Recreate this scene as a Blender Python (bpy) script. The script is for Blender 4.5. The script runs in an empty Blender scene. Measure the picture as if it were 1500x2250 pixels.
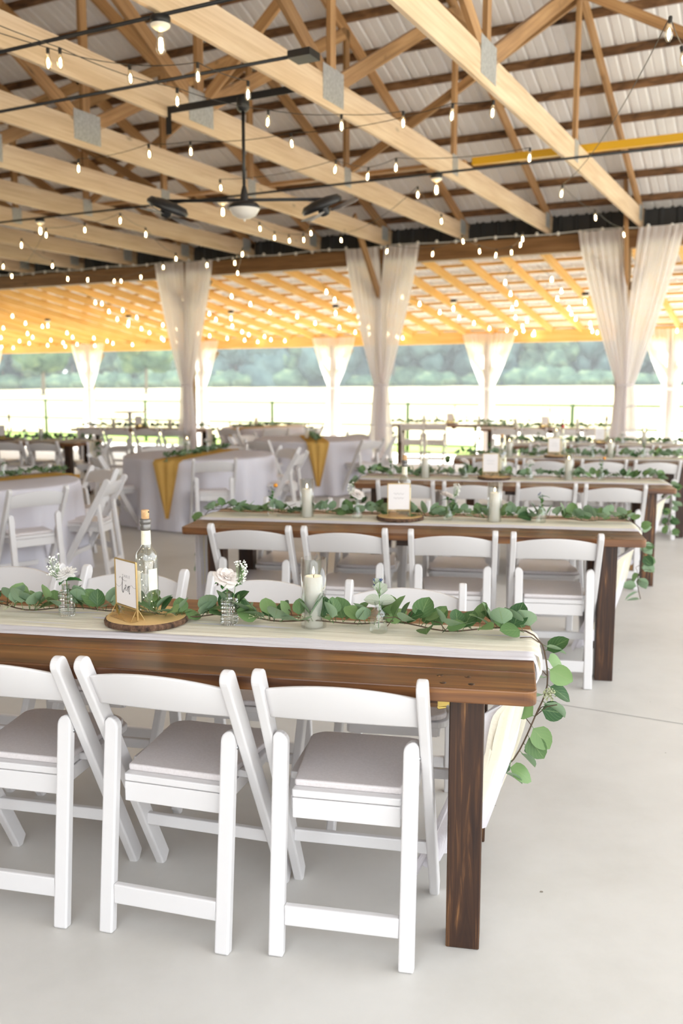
import bpy, math, random
from mathutils import Vector, Matrix, noise
PI = math.pi
R = math.radians
C = bpy.context.scene.collection
sc = bpy.context.scene

# ------------------------------------------------------------------ camera, sky, sun, exposure
cam_d = bpy.data.cameras.new('camera')
cam_d.sensor_fit = 'HORIZONTAL'; cam_d.sensor_width = 24.0; cam_d.lens = 32.0
cam_d.clip_start = 0.05; cam_d.clip_end = 2000
cam = bpy.data.objects.new('camera', cam_d); C.objects.link(cam)
cam.location = (0, 0, 1.55)
cam.rotation_euler = (PI/2 - math.atan(279/2000), 0, 0)
cam_d.dof.use_dof = True; cam_d.dof.focus_distance = 2.75; cam_d.dof.aperture_fstop = 2.8
sc.camera = cam

world = bpy.data.worlds.new('sky'); sc.world = world; world.use_nodes = True
wn = world.node_tree.nodes; wl = world.node_tree.links
bg = wn['Background']
bg.inputs['Color'].default_value = (0.91, 0.96, 1.0, 1); bg.inputs['Strength'].default_value = 1.08
BANG = -R(27.25)                                  # the hall stands turned against the view
SUN_E = 7.5
sd = bpy.data.lights.new('sun', 'SUN'); sd.energy = SUN_E; sd.angle = R(3); sd.color = (1.0, 0.96, 0.88)
sun = bpy.data.objects.new('sun', sd); C.objects.link(sun)
sun.rotation_euler = Vector((-0.10, -1.0, -1.05)).to_track_quat('-Z', 'Y').to_euler()
sc.view_settings.view_transform = 'Standard'; sc.view_settings.look = 'None'
sc.view_settings.gamma = 1.0; sc.view_settings.use_curve_mapping = False
sc.view_settings.exposure = 1.86
sc.cycles.transparent_max_bounces = 32; sc.cycles.max_bounces = 12; sc.cycles.diffuse_bounces = 6

# ------------------------------------------------------------------ helpers
def node(nt, t, **kw):
    n = nt.nodes.new(t)
    for k, v in kw.items(): setattr(n, k, v)
    return n
def mat(name, col=(0.8,0.8,0.8), rough=0.5, metal=0.0, emis=None, es=0.0, spec=0.5):
    m = bpy.data.materials.new(name); m.use_nodes = True
    b = m.node_tree.nodes['Principled BSDF']
    b.inputs['Base Color'].default_value = (*col, 1); b.inputs['Roughness'].default_value = rough
    b.inputs['Metallic'].default_value = metal; b.inputs['Specular IOR Level'].default_value = spec
    if emis: b.inputs['Emission Color'].default_value = (*emis, 1); b.inputs['Emission Strength'].default_value = es
    return m
def ramp(nt, stops):
    r = node(nt, 'ShaderNodeValToRGB'); e = r.color_ramp.elements
    while len(e) < len(stops): e.new(0.5)
    for i, (p, c) in enumerate(stops): e[i].position = p; e[i].color = (*c, 1)
    return r
def noisy(name, stops, scale=3.0, detail=5, rough=0.5, coord='Object', stretch=(1,1,1), bump=0.0, metal=0.0, nrough=0.6, spec=0.5):
    m = mat(name, rough=rough, metal=metal, spec=spec); nt = m.node_tree; b = nt.nodes['Principled BSDF']
    tc = node(nt, 'ShaderNodeTexCoord'); mp = node(nt, 'ShaderNodeMapping'); mp.inputs['Scale'].default_value = stretch
    nz = node(nt, 'ShaderNodeTexNoise'); nz.inputs['Scale'].default_value = scale; nz.inputs['Detail'].default_value = detail
    nz.inputs['Roughness'].default_value = nrough
    nt.links.new(tc.outputs[coord], mp.inputs[0]); nt.links.new(mp.outputs[0], nz.inputs['Vector'])
    r = ramp(nt, stops); nt.links.new(nz.outputs['Fac'], r.inputs[0]); nt.links.new(r.outputs[0], b.inputs['Base Color'])
    if bump:
        bp = node(nt, 'ShaderNodeBump'); bp.inputs['Strength'].default_value = bump; bp.inputs['Distance'].default_value = 0.01
        nt.links.new(nz.outputs['Fac'], bp.inputs['Height']); nt.links.new(bp.outputs[0], b.inputs['Normal'])
    return m
def wood(name, stops, along=1.6, across=38, knots=None, rough=0.55, bump=0.15, vary=0.25, spec=0.4, dist=1.2):
    """grain follows the UV map, whose u runs along each piece in metres"""
    m = mat(name, rough=rough, spec=spec); nt = m.node_tree; b = nt.nodes['Principled BSDF']; L = nt.links
    tc = node(nt, 'ShaderNodeTexCoord'); oi = node(nt, 'ShaderNodeObjectInfo'); ge = node(nt, 'ShaderNodeNewGeometry')
    ad = node(nt, 'ShaderNodeMath', operation='ADD'); L.new(oi.outputs['Random'], ad.inputs[0]); L.new(ge.outputs['Random Per Island'], ad.inputs[1])
    ml = node(nt, 'ShaderNodeMath', operation='MULTIPLY'); ml.inputs[1].default_value = 37.0; L.new(ad.outputs[0], ml.inputs[0])
    va = node(nt, 'ShaderNodeVectorMath', operation='ADD'); L.new(tc.outputs['UV'], va.inputs[0]); L.new(ml.outputs[0], va.inputs[1])
    mp = node(nt, 'ShaderNodeMapping'); mp.inputs['Scale'].default_value = (along, across, 1); L.new(va.outputs[0], mp.inputs[0])
    nz = node(nt, 'ShaderNodeTexNoise'); nz.inputs['Scale'].default_value = 1.0; nz.inputs['Detail'].default_value = 6; nz.inputs['Distortion'].default_value = dist
    L.new(mp.outputs[0], nz.inputs['Vector'])
    mp2 = node(nt, 'ShaderNodeMapping'); mp2.inputs['Scale'].default_value = (1.3, 9, 1); L.new(va.outputs[0], mp2.inputs[0])
    n2 = node(nt, 'ShaderNodeTexNoise'); n2.inputs['Scale'].default_value = 1.0; n2.inputs['Detail'].default_value = 3; L.new(mp2.outputs[0], n2.inputs['Vector'])
    mx = node(nt, 'ShaderNodeMath', operation='MULTIPLY_ADD'); mx.inputs[1].default_value = 0.6; L.new(nz.outputs['Fac'], mx.inputs[0])
    m3 = node(nt, 'ShaderNodeMath', operation='MULTIPLY'); m3.inputs[1].default_value = 0.4; L.new(n2.outputs['Fac'], m3.inputs[0]); L.new(m3.outputs[0], mx.inputs[2])
    r = ramp(nt, stops); L.new(mx.outputs[0], r.inputs[0])
    hs = node(nt, 'ShaderNodeHueSaturation')
    mr = node(nt, 'ShaderNodeMapRange'); mr.inputs['From Max'].default_value = 1.0; mr.inputs['To Min'].default_value = 1 - vary; mr.inputs['To Max'].default_value = 1 + vary
    fr = node(nt, 'ShaderNodeMath', operation='FRACT'); L.new(ad.outputs[0], fr.inputs[0]); L.new(fr.outputs[0], mr.inputs['Value'])
    L.new(mr.outputs[0], hs.inputs['Value']); L.new(r.outputs[0], hs.inputs['Color'])
    out = hs.outputs[0]
    if knots:
        mpk = node(nt, 'ShaderNodeMapping'); mpk.inputs['Scale'].default_value = (knots, knots*2.2, 1); L.new(va.outputs[0], mpk.inputs[0])
        vo = node(nt, 'ShaderNodeTexVoronoi'); vo.inputs['Scale'].default_value = 1.0; L.new(mpk.outputs[0], vo.inputs['Vector'])
        kr = ramp(nt, [(0.0, (0.25,0.25,0.25)), (0.10, (1,1,1))]); L.new(vo.outputs['Distance'], kr.inputs[0])
        mm = node(nt, 'ShaderNodeMix', data_type='RGBA', blend_type='MULTIPLY'); mm.inputs[0].default_value = 0.75
        L.new(out, mm.inputs[6]); L.new(kr.outputs[0], mm.inputs[7]); out = mm.outputs[2]
    L.new(out, b.inputs['Base Color'])
    bp = node(nt, 'ShaderNodeBump'); bp.inputs['Strength'].default_value = bump; bp.inputs['Distance'].default_value = 0.002
    L.new(nz.outputs['Fac'], bp.inputs['Height']); L.new(bp.outputs[0], b.inputs['Normal'])
    return m
def fabric(name, col, trans=0.35, clear=0.0, bump=0.0, bscale=200.0, stretch=(1,1,1)):
    m = bpy.data.materials.new(name); m.use_nodes = True; nt = m.node_tree; nt.nodes.clear(); L = nt.links
    o = node(nt, 'ShaderNodeOutputMaterial'); d = node(nt, 'ShaderNodeBsdfDiffuse'); t = node(nt, 'ShaderNodeBsdfTranslucent'); mx = node(nt, 'ShaderNodeMixShader')
    d.inputs[0].default_value = (*col, 1); t.inputs[0].default_value = (*col, 1); mx.inputs[0].default_value = trans
    L.new(d.outputs[0], mx.inputs[1]); L.new(t.outputs[0], mx.inputs[2])
    src = mx.outputs[0]
    if bump:
        tc = node(nt, 'ShaderNodeTexCoord'); mp = node(nt, 'ShaderNodeMapping'); mp.inputs['Scale'].default_value = stretch
        nz = node(nt, 'ShaderNodeTexNoise'); nz.inputs['Scale'].default_value = bscale; nz.inputs['Detail'].default_value = 4
        bp = node(nt, 'ShaderNodeBump'); bp.inputs['Strength'].default_value = bump; bp.inputs['Distance'].default_value = 0.004
        L.new(tc.outputs['Object'], mp.inputs[0]); L.new(mp.outputs[0], nz.inputs['Vector']); L.new(nz.outputs['Fac'], bp.inputs['Height'])
        L.new(bp.outputs[0], d.inputs['Normal'])
    if clear:
        tr = node(nt, 'ShaderNodeBsdfTransparent'); m2 = node(nt, 'ShaderNodeMixShader'); m2.inputs[0].default_value = clear
        L.new(src, m2.inputs[1]); L.new(tr.outputs[0], m2.inputs[2]); src = m2.outputs[0]
    L.new(src, o.inputs[0]); return m
def thin_glass(name, tint=(0.97,0.99,0.98), boost=0.10, rough=0.02, bump=None):
    m = bpy.data.materials.new(name); m.use_nodes = True; nt = m.node_tree; nt.nodes.clear(); L = nt.links
    o = node(nt, 'ShaderNodeOutputMaterial'); t = node(nt, 'ShaderNodeBsdfTransparent'); g = node(nt, 'ShaderNodeBsdfGlossy')
    t.inputs[0].default_value = (*tint, 1); g.inputs['Roughness'].default_value = rough
    fr = node(nt, 'ShaderNodeLayerWeight'); fr.inputs['Blend'].default_value = 0.35
    mr = node(nt, 'ShaderNodeMapRange'); mr.inputs['To Min'].default_value = boost; mr.inputs['To Max'].default_value = 0.5
    L.new(fr.outputs['Facing'], mr.inputs['Value'])
    mx = node(nt, 'ShaderNodeMixShader'); L.new(mr.outputs[0], mx.inputs[0]); L.new(t.outputs[0], mx.inputs[1]); L.new(g.outputs[0], mx.inputs[2]); L.new(mx.outputs[0], o.inputs[0])
    if bump:
        tc = node(nt, 'ShaderNodeTexCoord'); nz = node(nt, 'ShaderNodeTexNoise'); nz.inputs['Scale'].default_value = bump
        bp = node(nt, 'ShaderNodeBump'); bp.inputs['Strength'].default_value = 0.8; bp.inputs['Distance'].default_value = 0.004
        L.new(tc.outputs['Object'], nz.inputs[0]); L.new(nz.outputs['Fac'], bp.inputs['Height']); L.new(bp.outputs[0], g.inputs['Normal']); L.new(bp.outputs[0], fr.inputs['Normal'])
    return m
def leafmat(name, c1, c2, back, vein, trans=0.25):
    m = bpy.data.materials.new(name); m.use_nodes = True; nt = m.node_tree; L = nt.links
    b = nt.nodes['Principled BSDF']; b.inputs['Roughness'].default_value = 0.5; b.inputs['Specular IOR Level'].default_value = 0.35
    ge = node(nt, 'ShaderNodeNewGeometry'); tc = node(nt, 'ShaderNodeTexCoord'); sp = node(nt, 'ShaderNodeSeparateXYZ'); L.new(tc.outputs['UV'], sp.inputs[0])
    r = ramp(nt, [(0.0, c1), (0.55, tuple((a+d)/2 for a, d in zip(c1, c2))), (1.0, c2)]); L.new(ge.outputs['Random Per Island'], r.inputs[0])
    mb = node(nt, 'ShaderNodeMix', data_type='RGBA'); L.new(ge.outputs['Backfacing'], mb.inputs[0]); L.new(r.outputs[0], mb.inputs[6]); mb.inputs[7].default_value = (*back, 1)
    ab = node(nt, 'ShaderNodeMath', operation='ABSOLUTE'); L.new(sp.outputs['X'], ab.inputs[0])
    mid = node(nt, 'ShaderNodeMath', operation='LESS_THAN'); mid.inputs[1].default_value = 0.045; L.new(ab.outputs[0], mid.inputs[0])
    s1 = node(nt, 'ShaderNodeMath', operation='MULTIPLY_ADD'); s1.inputs[1].default_value = -0.55; L.new(ab.outputs[0], s1.inputs[0]); L.new(sp.outputs['Y'], s1.inputs[2])
    s2 = node(nt, 'ShaderNodeMath', operation='MULTIPLY'); s2.inputs[1].default_value = 5.0; L.new(s1.outputs[0], s2.inputs[0])
    s3 = node(nt, 'ShaderNodeMath', operation='FRACT'); L.new(s2.outputs[0], s3.inputs[0])
    s4 = node(nt, 'ShaderNodeMath', operation='LESS_THAN'); s4.inputs[1].default_value = 0.07; L.new(s3.outputs[0], s4.inputs[0])
    mxm = node(nt, 'ShaderNodeMath', operation='MAXIMUM'); L.new(mid.outputs[0], mxm.inputs[0]); L.new(s4.outputs[0], mxm.inputs[1])
    sc_ = node(nt, 'ShaderNodeMath', operation='MULTIPLY'); sc_.inputs[1].default_value = 0.5; L.new(mxm.outputs[0], sc_.inputs[0])
    mv = node(nt, 'ShaderNodeMix', data_type='RGBA'); L.new(sc_.outputs[0], mv.inputs[0]); L.new(mb.outputs[2], mv.inputs[6]); mv.inputs[7].default_value = (*vein, 1)
    L.new(mv.outputs[2], b.inputs['Base Color'])
    t = node(nt, 'ShaderNodeBsdfTranslucent'); L.new(mv.outputs[2], t.inputs[0]); mx = node(nt, 'ShaderNodeMixShader'); mx.inputs[0].default_value = trans
    L.new(b.outputs[0], mx.inputs[1]); L.new(t.outputs[0], mx.inputs[2]); L.new(mx.outputs[0], nt.nodes['Material Output'].inputs[0])
    return m

class MB:
    def __init__(s): s.v = []; s.f = []; s.uv = []; s.sm = []
    def add(s, vs, fs, uvs=None, smooth=False):
        b = len(s.v); s.v += [tuple(p) for p in vs]
        for i, f in enumerate(fs):
            s.f.append([b+k for k in f]); s.sm.append(smooth)
            s.uv.append(uvs[i] if uvs else [(vs[k][0], vs[k][1]) for k in f])
    def beam(s, p0, p1, w, h, up=(0,0,1), w1=None, h1=None):
        """box from p0 to p1; w across, h along 'up'"""
        p0 = Vector(p0); p1 = Vector(p1); d = (p1-p0); L = d.length; d.normalize()
        sx = d.cross(Vector(up)); 
        if sx.length < 1e-6: sx = d.cross(Vector((1,0,0)))
        sx.normalize(); uz = sx.cross(d)
        w1 = w if w1 is None else w1; h1 = h if h1 is None else h1
        vs = []
        for p, ww, hh in ((p0, w, h), (p1, w1, h1)):
            for a, b in ((-1,-1),(1,-1),(1,1),(-1,1)): vs.append(p + sx*(a*ww/2) + uz*(b*hh/2))
        fs = [(0,3,2,1),(4,5,6,7),(0,1,5,4),(1,2,6,5),(2,3,7,6),(3,0,4,7)]
        uvs = [[(0,0),(0,h),(w,h),(w,0)]]*2 + [[(0,0),(0,w),(L,w),(L,0)],[(0,0),(0,h),(L,h),(L,0)],[(0,.3),(0,.3+w),(L,.3+w),(L,.3)],[(0,.3),(0,.3+h),(L,.3+h),(L,.3)]]
        s.add(vs, fs, uvs); return s
    def box(s, x0, x1, y0, y1, z0, z1):
        dx, dy, dz = x1-x0, y1-y0, z1-z0; c = ((x0+x1)/2, (y0+y1)/2, (z0+z1)/2)
        if dx >= dy and dx >= dz: s.beam((x0,c[1],c[2]), (x1,c[1],c[2]), dy, dz)
        elif dy >= dz: s.beam((c[0],y0,c[2]), (c[0],y1,c[2]), dx, dz)
        else: s.beam((c[0],c[1],z0), (c[0],c[1],z1), dy, dx, up=(1,0,0))
        return s
    def prism(s, poly, o, ax, ay, n, t):
        """extrude the 2-D outline 'poly' (in axes ax, ay from o) by t along n, centred"""
        o = Vector(o); ax = Vector(ax); ay = Vector(ay); n = Vector(n); k = len(poly)
        A = [o + ax*a + ay*b - n*(t/2) for a, b in poly]; B = [p + n*t for p in A]
        fs = [tuple(reversed(range(k))), tuple(range(k, 2*k))]; uvs = [[poly[i] for i in reversed(range(k))], list(poly)]
        if ax.cross(ay).dot(n) < 0: fs = [tuple(reversed(f)) for f in fs]; uvs = [list(reversed(u)) for u in uvs]
        for i in range(k):
            j = (i+1) % k; q = (i, j, k+j, k+i)
            if ax.cross(ay).dot(n) < 0: q = tuple(reversed(q))
            fs.append(q); uvs.append([(poly[m % k][0], poly[m % k][1] + (t if m >= k else 0)) for m in q])
        s.add(A+B, fs, uvs); return s
    def tube(s, pts, r, seg=8, caps=True, r1=None, smooth=True):
        pts = [Vector(p) for p in pts]; n = len(pts); vs = []; prev = None
        for i, p in enumerate(pts):
            d = (pts[min(i+1, n-1)] - pts[max(i-1, 0)]).normalized()
            a = d.cross(Vector((0,0,1))) if prev is None else prev - d*prev.dot(d)
            if a.length < 1e-5: a = d.cross(Vector((1,0,0)))
            a.normalize(); prev = a; b = d.cross(a)
            rr = r if r1 is None else r + (r1-r)*i/(n-1)
            for k in range(seg): vs.append(p + a*math.cos(2*PI*k/seg)*rr + b*math.sin(2*PI*k/seg)*rr)
        fs = []
        for i in range(n-1):
            for k in range(seg):
                k2 = (k+1) % seg; fs.append((i*seg+k, i*seg+k2, (i+1)*seg+k2, (i+1)*seg+k))
        if caps: fs.append(tuple(reversed(range(seg)))); fs.append(tuple((n-1)*seg+k for k in range(seg)))
        s.add(vs, fs, None, smooth); return s
    def lathe(s, prof, seg=16, o=(0,0,0), smooth=True, M=None, wob=None):
        vs = []; o = Vector(o)
        for i, (r, z) in enumerate(prof):
            for k in range(seg):
                a = 2*PI*k/seg; rr = r*(wob(a, z) if wob else 1)
                p = Vector((math.cos(a)*rr, math.sin(a)*rr, z))
                if M: p = M @ p
                vs.append(o + p)
        fs = []; uv = []
        for i in range(len(prof)-1):
            for k in range(seg):
                k2 = (k+1) % seg; fs.append((i*seg+k, i*seg+k2, (i+1)*seg+k2, (i+1)*seg+k)); uv.append([(k/seg, prof[i][1]), ((k+1)/seg, prof[i][1]), ((k+1)/seg, prof[i+1][1]), (k/seg, prof[i+1][1])])
        s.add(vs, fs, uv, smooth)
        if prof[0][0] > 1e-5: s.add(vs[:seg], [tuple(reversed(range(seg)))])
        if prof[-1][0] > 1e-5: s.add(vs[-seg:], [tuple(range(seg))])
        return s
    def grid(s, fn, nu, nv, smooth=True, uvf=None):
        vs = [fn(i/nu, j/nv) for j in range(nv+1) for i in range(nu+1)]
        fs = []; uv = []
        for j in range(nv):
            for i in range(nu):
                q = (j*(nu+1)+i, j*(nu+1)+i+1, (j+1)*(nu+1)+i+1, (j+1)*(nu+1)+i); fs.append(q)
                c = ((i,j),(i+1,j),(i+1,j+1),(i,j+1)); uv.append([uvf(a/nu, b/nv) if uvf else (a/nu, b/nv) for a, b in c])
        s.add(vs, fs, uv, smooth); return s
    def build(s, name, material, parent=None, bevel=0.0, seg=2, solid=0.0, M=None):
        me = bpy.data.meshes.new(name); me.from_pydata(s.v, [], s.f); me.materials.append(material)
        me.polygons.foreach_set('use_smooth', s.sm)
        ul = me.uv_layers.new(name='UVMap'); flat = [c for f in s.uv for p in f for c in (p[0], p[1])]
        ul.data.foreach_set('uv', flat); me.update()
        o = bpy.data.objects.new(name, me); C.objects.link(o)
        if parent: o.parent = parent
        if M is not None: o.matrix_world = M
        if solid: md = o.modifiers.new('thickness', 'SOLIDIFY'); md.thickness = solid; md.offset = 0
        if bevel: md = o.modifiers.new('bevel', 'BEVEL'); md.width = bevel; md.segments = seg; md.limit_method = 'ANGLE'; md.angle_limit = R(40)
        return o

def tag(o, label, cat, group=None, kind=None):
    o['label'] = label; o['category'] = cat
    if group: o['group'] = group
    if kind: o['kind'] = kind
    return o
def thing(name, label, cat, loc=(0,0,0), rz=0, group=None):
    o = bpy.data.objects.new(name, None); C.objects.link(o); o.empty_display_size = 0.1
    o.location = loc; o.rotation_euler = (0, 0, rz); return tag(o, label, cat, group)
def struct(o): o['kind'] = 'structure'; return o
KIDS = {}
def kids(o): return [c for c in o.children]
def dup(o, loc=None, rz=None, label=None, group=None, parent=None, scale=None):
    c = o.copy(); C.objects.link(c)
    if parent is not None: c.parent = parent
    if loc is not None: c.location = loc
    if rz is not None: c.rotation_euler = (0, 0, rz)
    if scale is not None: c.scale = scale
    if label: c['label'] = label
    if group: c['group'] = group
    for k in kids(o): dup(k, parent=c)
    return c
def W(u, v, z=0.0):                                   # hall axes -> world
    a = -BANG; return Vector((u*math.cos(a) + v*math.sin(a), -u*math.sin(a) + v*math.cos(a), z))
ORD = ['first','second','third','fourth','fifth','sixth','seventh','eighth','ninth','tenth','eleventh','twelfth','thirteenth','fourteenth','fifteenth','sixteenth','seventeenth','eighteenth','nineteenth','twentieth']
def ordn(i):
    if i < 20: return ORD[i]
    t = ['twenty','thirty','forty','fifty'][(i+1)//10 - 2]; r = (i+1) % 10
    return {'twenty':'twentieth','thirty':'thirtieth','forty':'fortieth','fifty':'fiftieth'}[t] if r == 0 else t + '-' + ORD[r-1]

# ------------------------------------------------------------------ materials
M_floor = noisy('concrete', [(0.30,(0.50,0.48,0.445)), (0.5,(0.575,0.555,0.525)), (0.72,(0.63,0.61,0.58))], scale=0.9, detail=9, rough=0.42, nrough=0.65, spec=0.35)
M_field = noisy('dry_field', [(0.3,(0.25,0.23,0.13)), (0.5,(0.32,0.29,0.18)), (0.7,(0.27,0.27,0.14))], scale=0.06, detail=6, rough=0.95, spec=0.1)
M_grass = noisy('mown_grass', [(0.3,(0.10,0.17,0.035)), (0.6,(0.17,0.24,0.06))], scale=2.0, detail=6, rough=0.95, spec=0.1)
M_gravel = noisy('pale_gravel', [(0.3,(0.52,0.50,0.45)), (0.7,(0.62,0.60,0.55))], scale=3.0, rough=0.95, spec=0.1)
M_tin = noisy('roof_metal', [(0.3,(0.84,0.83,0.83)), (0.7,(0.90,0.89,0.90))], scale=2.0, rough=0.38, spec=0.5)
M_tin_white = fabric('translucent_roof_sheet', (0.88,0.88,0.88), 0.10)
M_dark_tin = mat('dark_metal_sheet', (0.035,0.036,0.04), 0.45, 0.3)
M_chord = wood('pale_pine', [(0.30,(0.50,0.35,0.21)), (0.5,(0.64,0.48,0.32)), (0.7,(0.74,0.60,0.43))], along=1.0, across=30, knots=1.6, vary=0.12)
M_web = wood('shade_toned_pine', [(0.30,(0.22,0.115,0.045)), (0.5,(0.38,0.21,0.09)), (0.7,(0.52,0.32,0.15))], along=1.0, across=30, knots=1.6, vary=0.2)  # shade and warm light among the trusses put into this darker brown
M_purlin = wood('stained_pine', [(0.32,(0.035,0.018,0.010)), (0.5,(0.19,0.095,0.042)), (0.7,(0.36,0.20,0.095))], along=4.0, across=12, vary=0.2)
M_header = wood('header_pine', [(0.30,(0.14,0.065,0.022)), (0.5,(0.26,0.13,0.05)), (0.7,(0.38,0.21,0.09))], along=0.8, across=26, knots=1.4, vary=0.15)
M_glow_pine = wood('glow_tinted_pine', [(0.30,(0.66,0.35,0.09)), (0.5,(0.78,0.46,0.15)), (0.7,(0.86,0.57,0.24))], along=1.0, across=24, vary=0.08)  # lean-to pine with the warm glow of the lights put into its colour
M_post = wood('post_pine', [(0.30,(0.10,0.055,0.025)), (0.5,(0.22,0.13,0.06)), (0.7,(0.34,0.21,0.10))], along=1.0, across=26, knots=1.2, vary=0.15)
M_top = wood('stained_table_top', [(0.30,(0.034,0.013,0.007)), (0.44,(0.095,0.035,0.013)), (0.56,(0.19,0.076,0.022)), (0.72,(0.38,0.175,0.050))], along=1.3, across=24, knots=2.0, rough=0.34, vary=0.16, dist=0.9, spec=0.5)
M_leg = wood('stained_table_leg', [(0.34,(0.016,0.006,0.004)), (0.52,(0.045,0.018,0.008)), (0.59,(0.10,0.042,0.015)), (0.68,(0.34,0.17,0.06))], along=2.4, across=42, knots=2.6, rough=0.42, vary=0.15, dist=1.8)
M_chair = mat('white_resin', (0.67,0.65,0.65), 0.34)
M_seat = noisy('grey_vinyl', [(0.35,(0.62,0.575,0.57)), (0.65,(0.67,0.625,0.625))], scale=140, detail=2, rough=0.36, bump=0.05)
M_steel = mat('steel', (0.35,0.35,0.36), 0.3, 0.9)
M_plate = noisy('galvanised_plate', [(0.4,(0.42,0.43,0.42)), (0.6,(0.55,0.56,0.55))], scale=40, rough=0.4, metal=0.5)
M_black = mat('black_metal', (0.018,0.018,0.02), 0.4, 0.2)
M_wire = mat('black_wire', (0.025,0.022,0.02), 0.5)
M_wirew = mat('white_wire', (0.7,0.7,0.68), 0.5)
M_yellow = mat('yellow_beam_paint', (0.75,0.42,0.02), 0.4)
M_pipe = mat('green_pipe', (0.12,0.19,0.085), 0.6)
M_brass = mat('brass', (0.55,0.40,0.12), 0.3, 0.9)
M_gold = mat('gold_frame', (0.62,0.44,0.20), 0.3, 0.8)
M_goldglass = thin_glass('amber_acrylic', (0.95,0.84,0.66), 0.12)
M_paper = mat('card_paper', (0.82,0.79,0.785), 0.7)
M_ink = mat('ink', (0.03,0.028,0.03), 0.7)
M_inkg = mat('grey_ink', (0.38,0.36,0.36), 0.7)
M_white_cloth = fabric('white_gauze', (0.84,0.81,0.85), 0.25, 0.0, 0.6, 60, (0.6,7,1))
M_cream = fabric('cream_gauze', (0.93,0.875,0.73), 0.3, 0.06, 0.8, 40, (0.4,9,1))
M_linen = fabric('white_linen', (0.74,0.72,0.78), 0.15)
M_mustard = fabric('mustard_gauze', (0.72,0.46,0.14), 0.25, 0.0, 0.5, 90)
M_sheer = fabric('sheer_voile', (0.94,0.91,0.92), 0.52, 0.12)
M_sheer2 = fabric('white_voile', (0.97,0.96,0.96), 0.62, 0.06)
M_glass = thin_glass('clear_glass', (0.99,1.0,0.995), 0.03)
M_bottleg = thin_glass('bottle_glass', (0.955,0.985,0.945), 0.12)
M_crystal = thin_glass('cut_crystal', (0.93,0.945,0.94), 0.30, 0.12)
M_textured = thin_glass('embossed_glass', (0.95,0.985,0.965), 0.14, 0.06, 120)
M_wax = fabric('candle_wax', (0.98,0.95,0.91), 0.4)
M_flame = mat('flame', (1,0.8,0.4), 0.5, emis=(1.0,0.72,0.32), es=8.0)
M_bulb = mat('glowing_bulb', (1,0.9,0.7), 0.3, emis=(1.0,0.80,0.48), es=5.0)
M_filament = mat('filament', (1,0.8,0.5), 0.5, emis=(1.0,0.72,0.36), es=22.0)
M_bulbglass = thin_glass('bulb_glass', (1.0,0.95,0.84), 0.14)
M_globe = mat('white_globe', (0.8,0.79,0.76), 0.3)
M_porcelain = mat('porcelain', (0.85,0.80,0.70), 0.3)
M_cork = noisy('cork', [(0.4,(0.52,0.30,0.14)), (0.6,(0.66,0.42,0.22))], scale=60, rough=0.8)
M_collar = mat('pewter', (0.20,0.19,0.18), 0.4, 0.6)
M_label = noisy('cream_label', [(0.45,(0.80,0.76,0.58)), (0.55,(0.84,0.80,0.64))], scale=80, rough=0.7)
M_slice = mat('birch_rings', (0.7,0.45,0.2), 0.6)
nt = M_slice.node_tree; b = nt.nodes['Principled BSDF']; tc = node(nt,'ShaderNodeTexCoord'); wv = node(nt,'ShaderNodeTexWave', wave_type='RINGS', rings_direction='Z')
wv.inputs['Scale'].default_value = 55; wv.inputs['Distortion'].default_value = 2.2; wv.inputs['Detail'].default_value = 2; wv.inputs['Detail Scale'].default_value = 0.6
r_ = ramp(nt, [(0.0,(0.62,0.40,0.17)), (1.0,(0.72,0.49,0.22))]); nt.links.new(tc.outputs['Object'], wv.inputs[0]); nt.links.new(wv.outputs['Fac'], r_.inputs[0]); nt.links.new(r_.outputs[0], b.inputs['Base Color'])
M_bark = noisy('bark', [(0.35,(0.030,0.015,0.010)), (0.55,(0.15,0.080,0.045)), (0.75,(0.30,0.19,0.12))], scale=45, detail=6, rough=0.9, bump=1.0, stretch=(1,1,0.5))
M_petal = fabric('ivory_petal', (0.90,0.85,0.82), 0.35)
M_petalw = fabric('white_petal', (0.92,0.90,0.88), 0.35)
M_bud = mat('gypsophila_white', (0.88,0.88,0.82), 0.7)
M_leaf = leafmat('eucalyptus_leaf', (0.022,0.075,0.022), (0.20,0.32,0.12), (0.25,0.36,0.23), (0.22,0.31,0.13), 0.16)
M_leaf_pale = leafmat('silver_leaf', (0.36,0.42,0.34), (0.50,0.55,0.44), (0.48,0.53,0.44), (0.26,0.30,0.20))
M_leaf_green = leafmat('rose_leaf', (0.035,0.14,0.030), (0.08,0.24,0.05), (0.10,0.25,0.08), (0.12,0.30,0.10))
M_stem = mat('vine_stem', (0.085,0.050,0.028), 0.7)
M_stemg = mat('green_stem', (0.13,0.26,0.07), 0.6)
M_berry = mat('green_seed', (0.42,0.44,0.26), 0.7)
M_blue = mat('blue_thistle', (0.03,0.06,0.20), 0.7)
M_orange = mat('orange_bloom', (0.75,0.30,0.02), 0.7)
M_pink = mat('pink_bloom', (0.70,0.20,0.22), 0.7)
M_red = mat('red_cap', (0.45,0.03,0.03), 0.5)
M_treeleaf = noisy('tree_foliage', [(0.35,(0.055,0.10,0.075)), (0.5,(0.11,0.18,0.12)), (0.68,(0.21,0.28,0.16))], scale=0.5, detail=6, rough=0.95, spec=0.1)
M_treeblue = noisy('pine_foliage', [(0.35,(0.045,0.085,0.09)), (0.6,(0.10,0.16,0.15))], scale=0.5, detail=6, rough=0.95, spec=0.1)
M_trunk = mat('tree_bark', (0.20,0.17,0.13), 0.95)
M_joint = mat('saw_cut_joint', (0.30,0.29,0.28), 0.9)
M_fanblade = mat('grey_fan_blade', (0.24,0.22,0.21), 0.6)
M_opal = mat('opal_glass', (0.82,0.78,0.72), 0.35)

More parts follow.
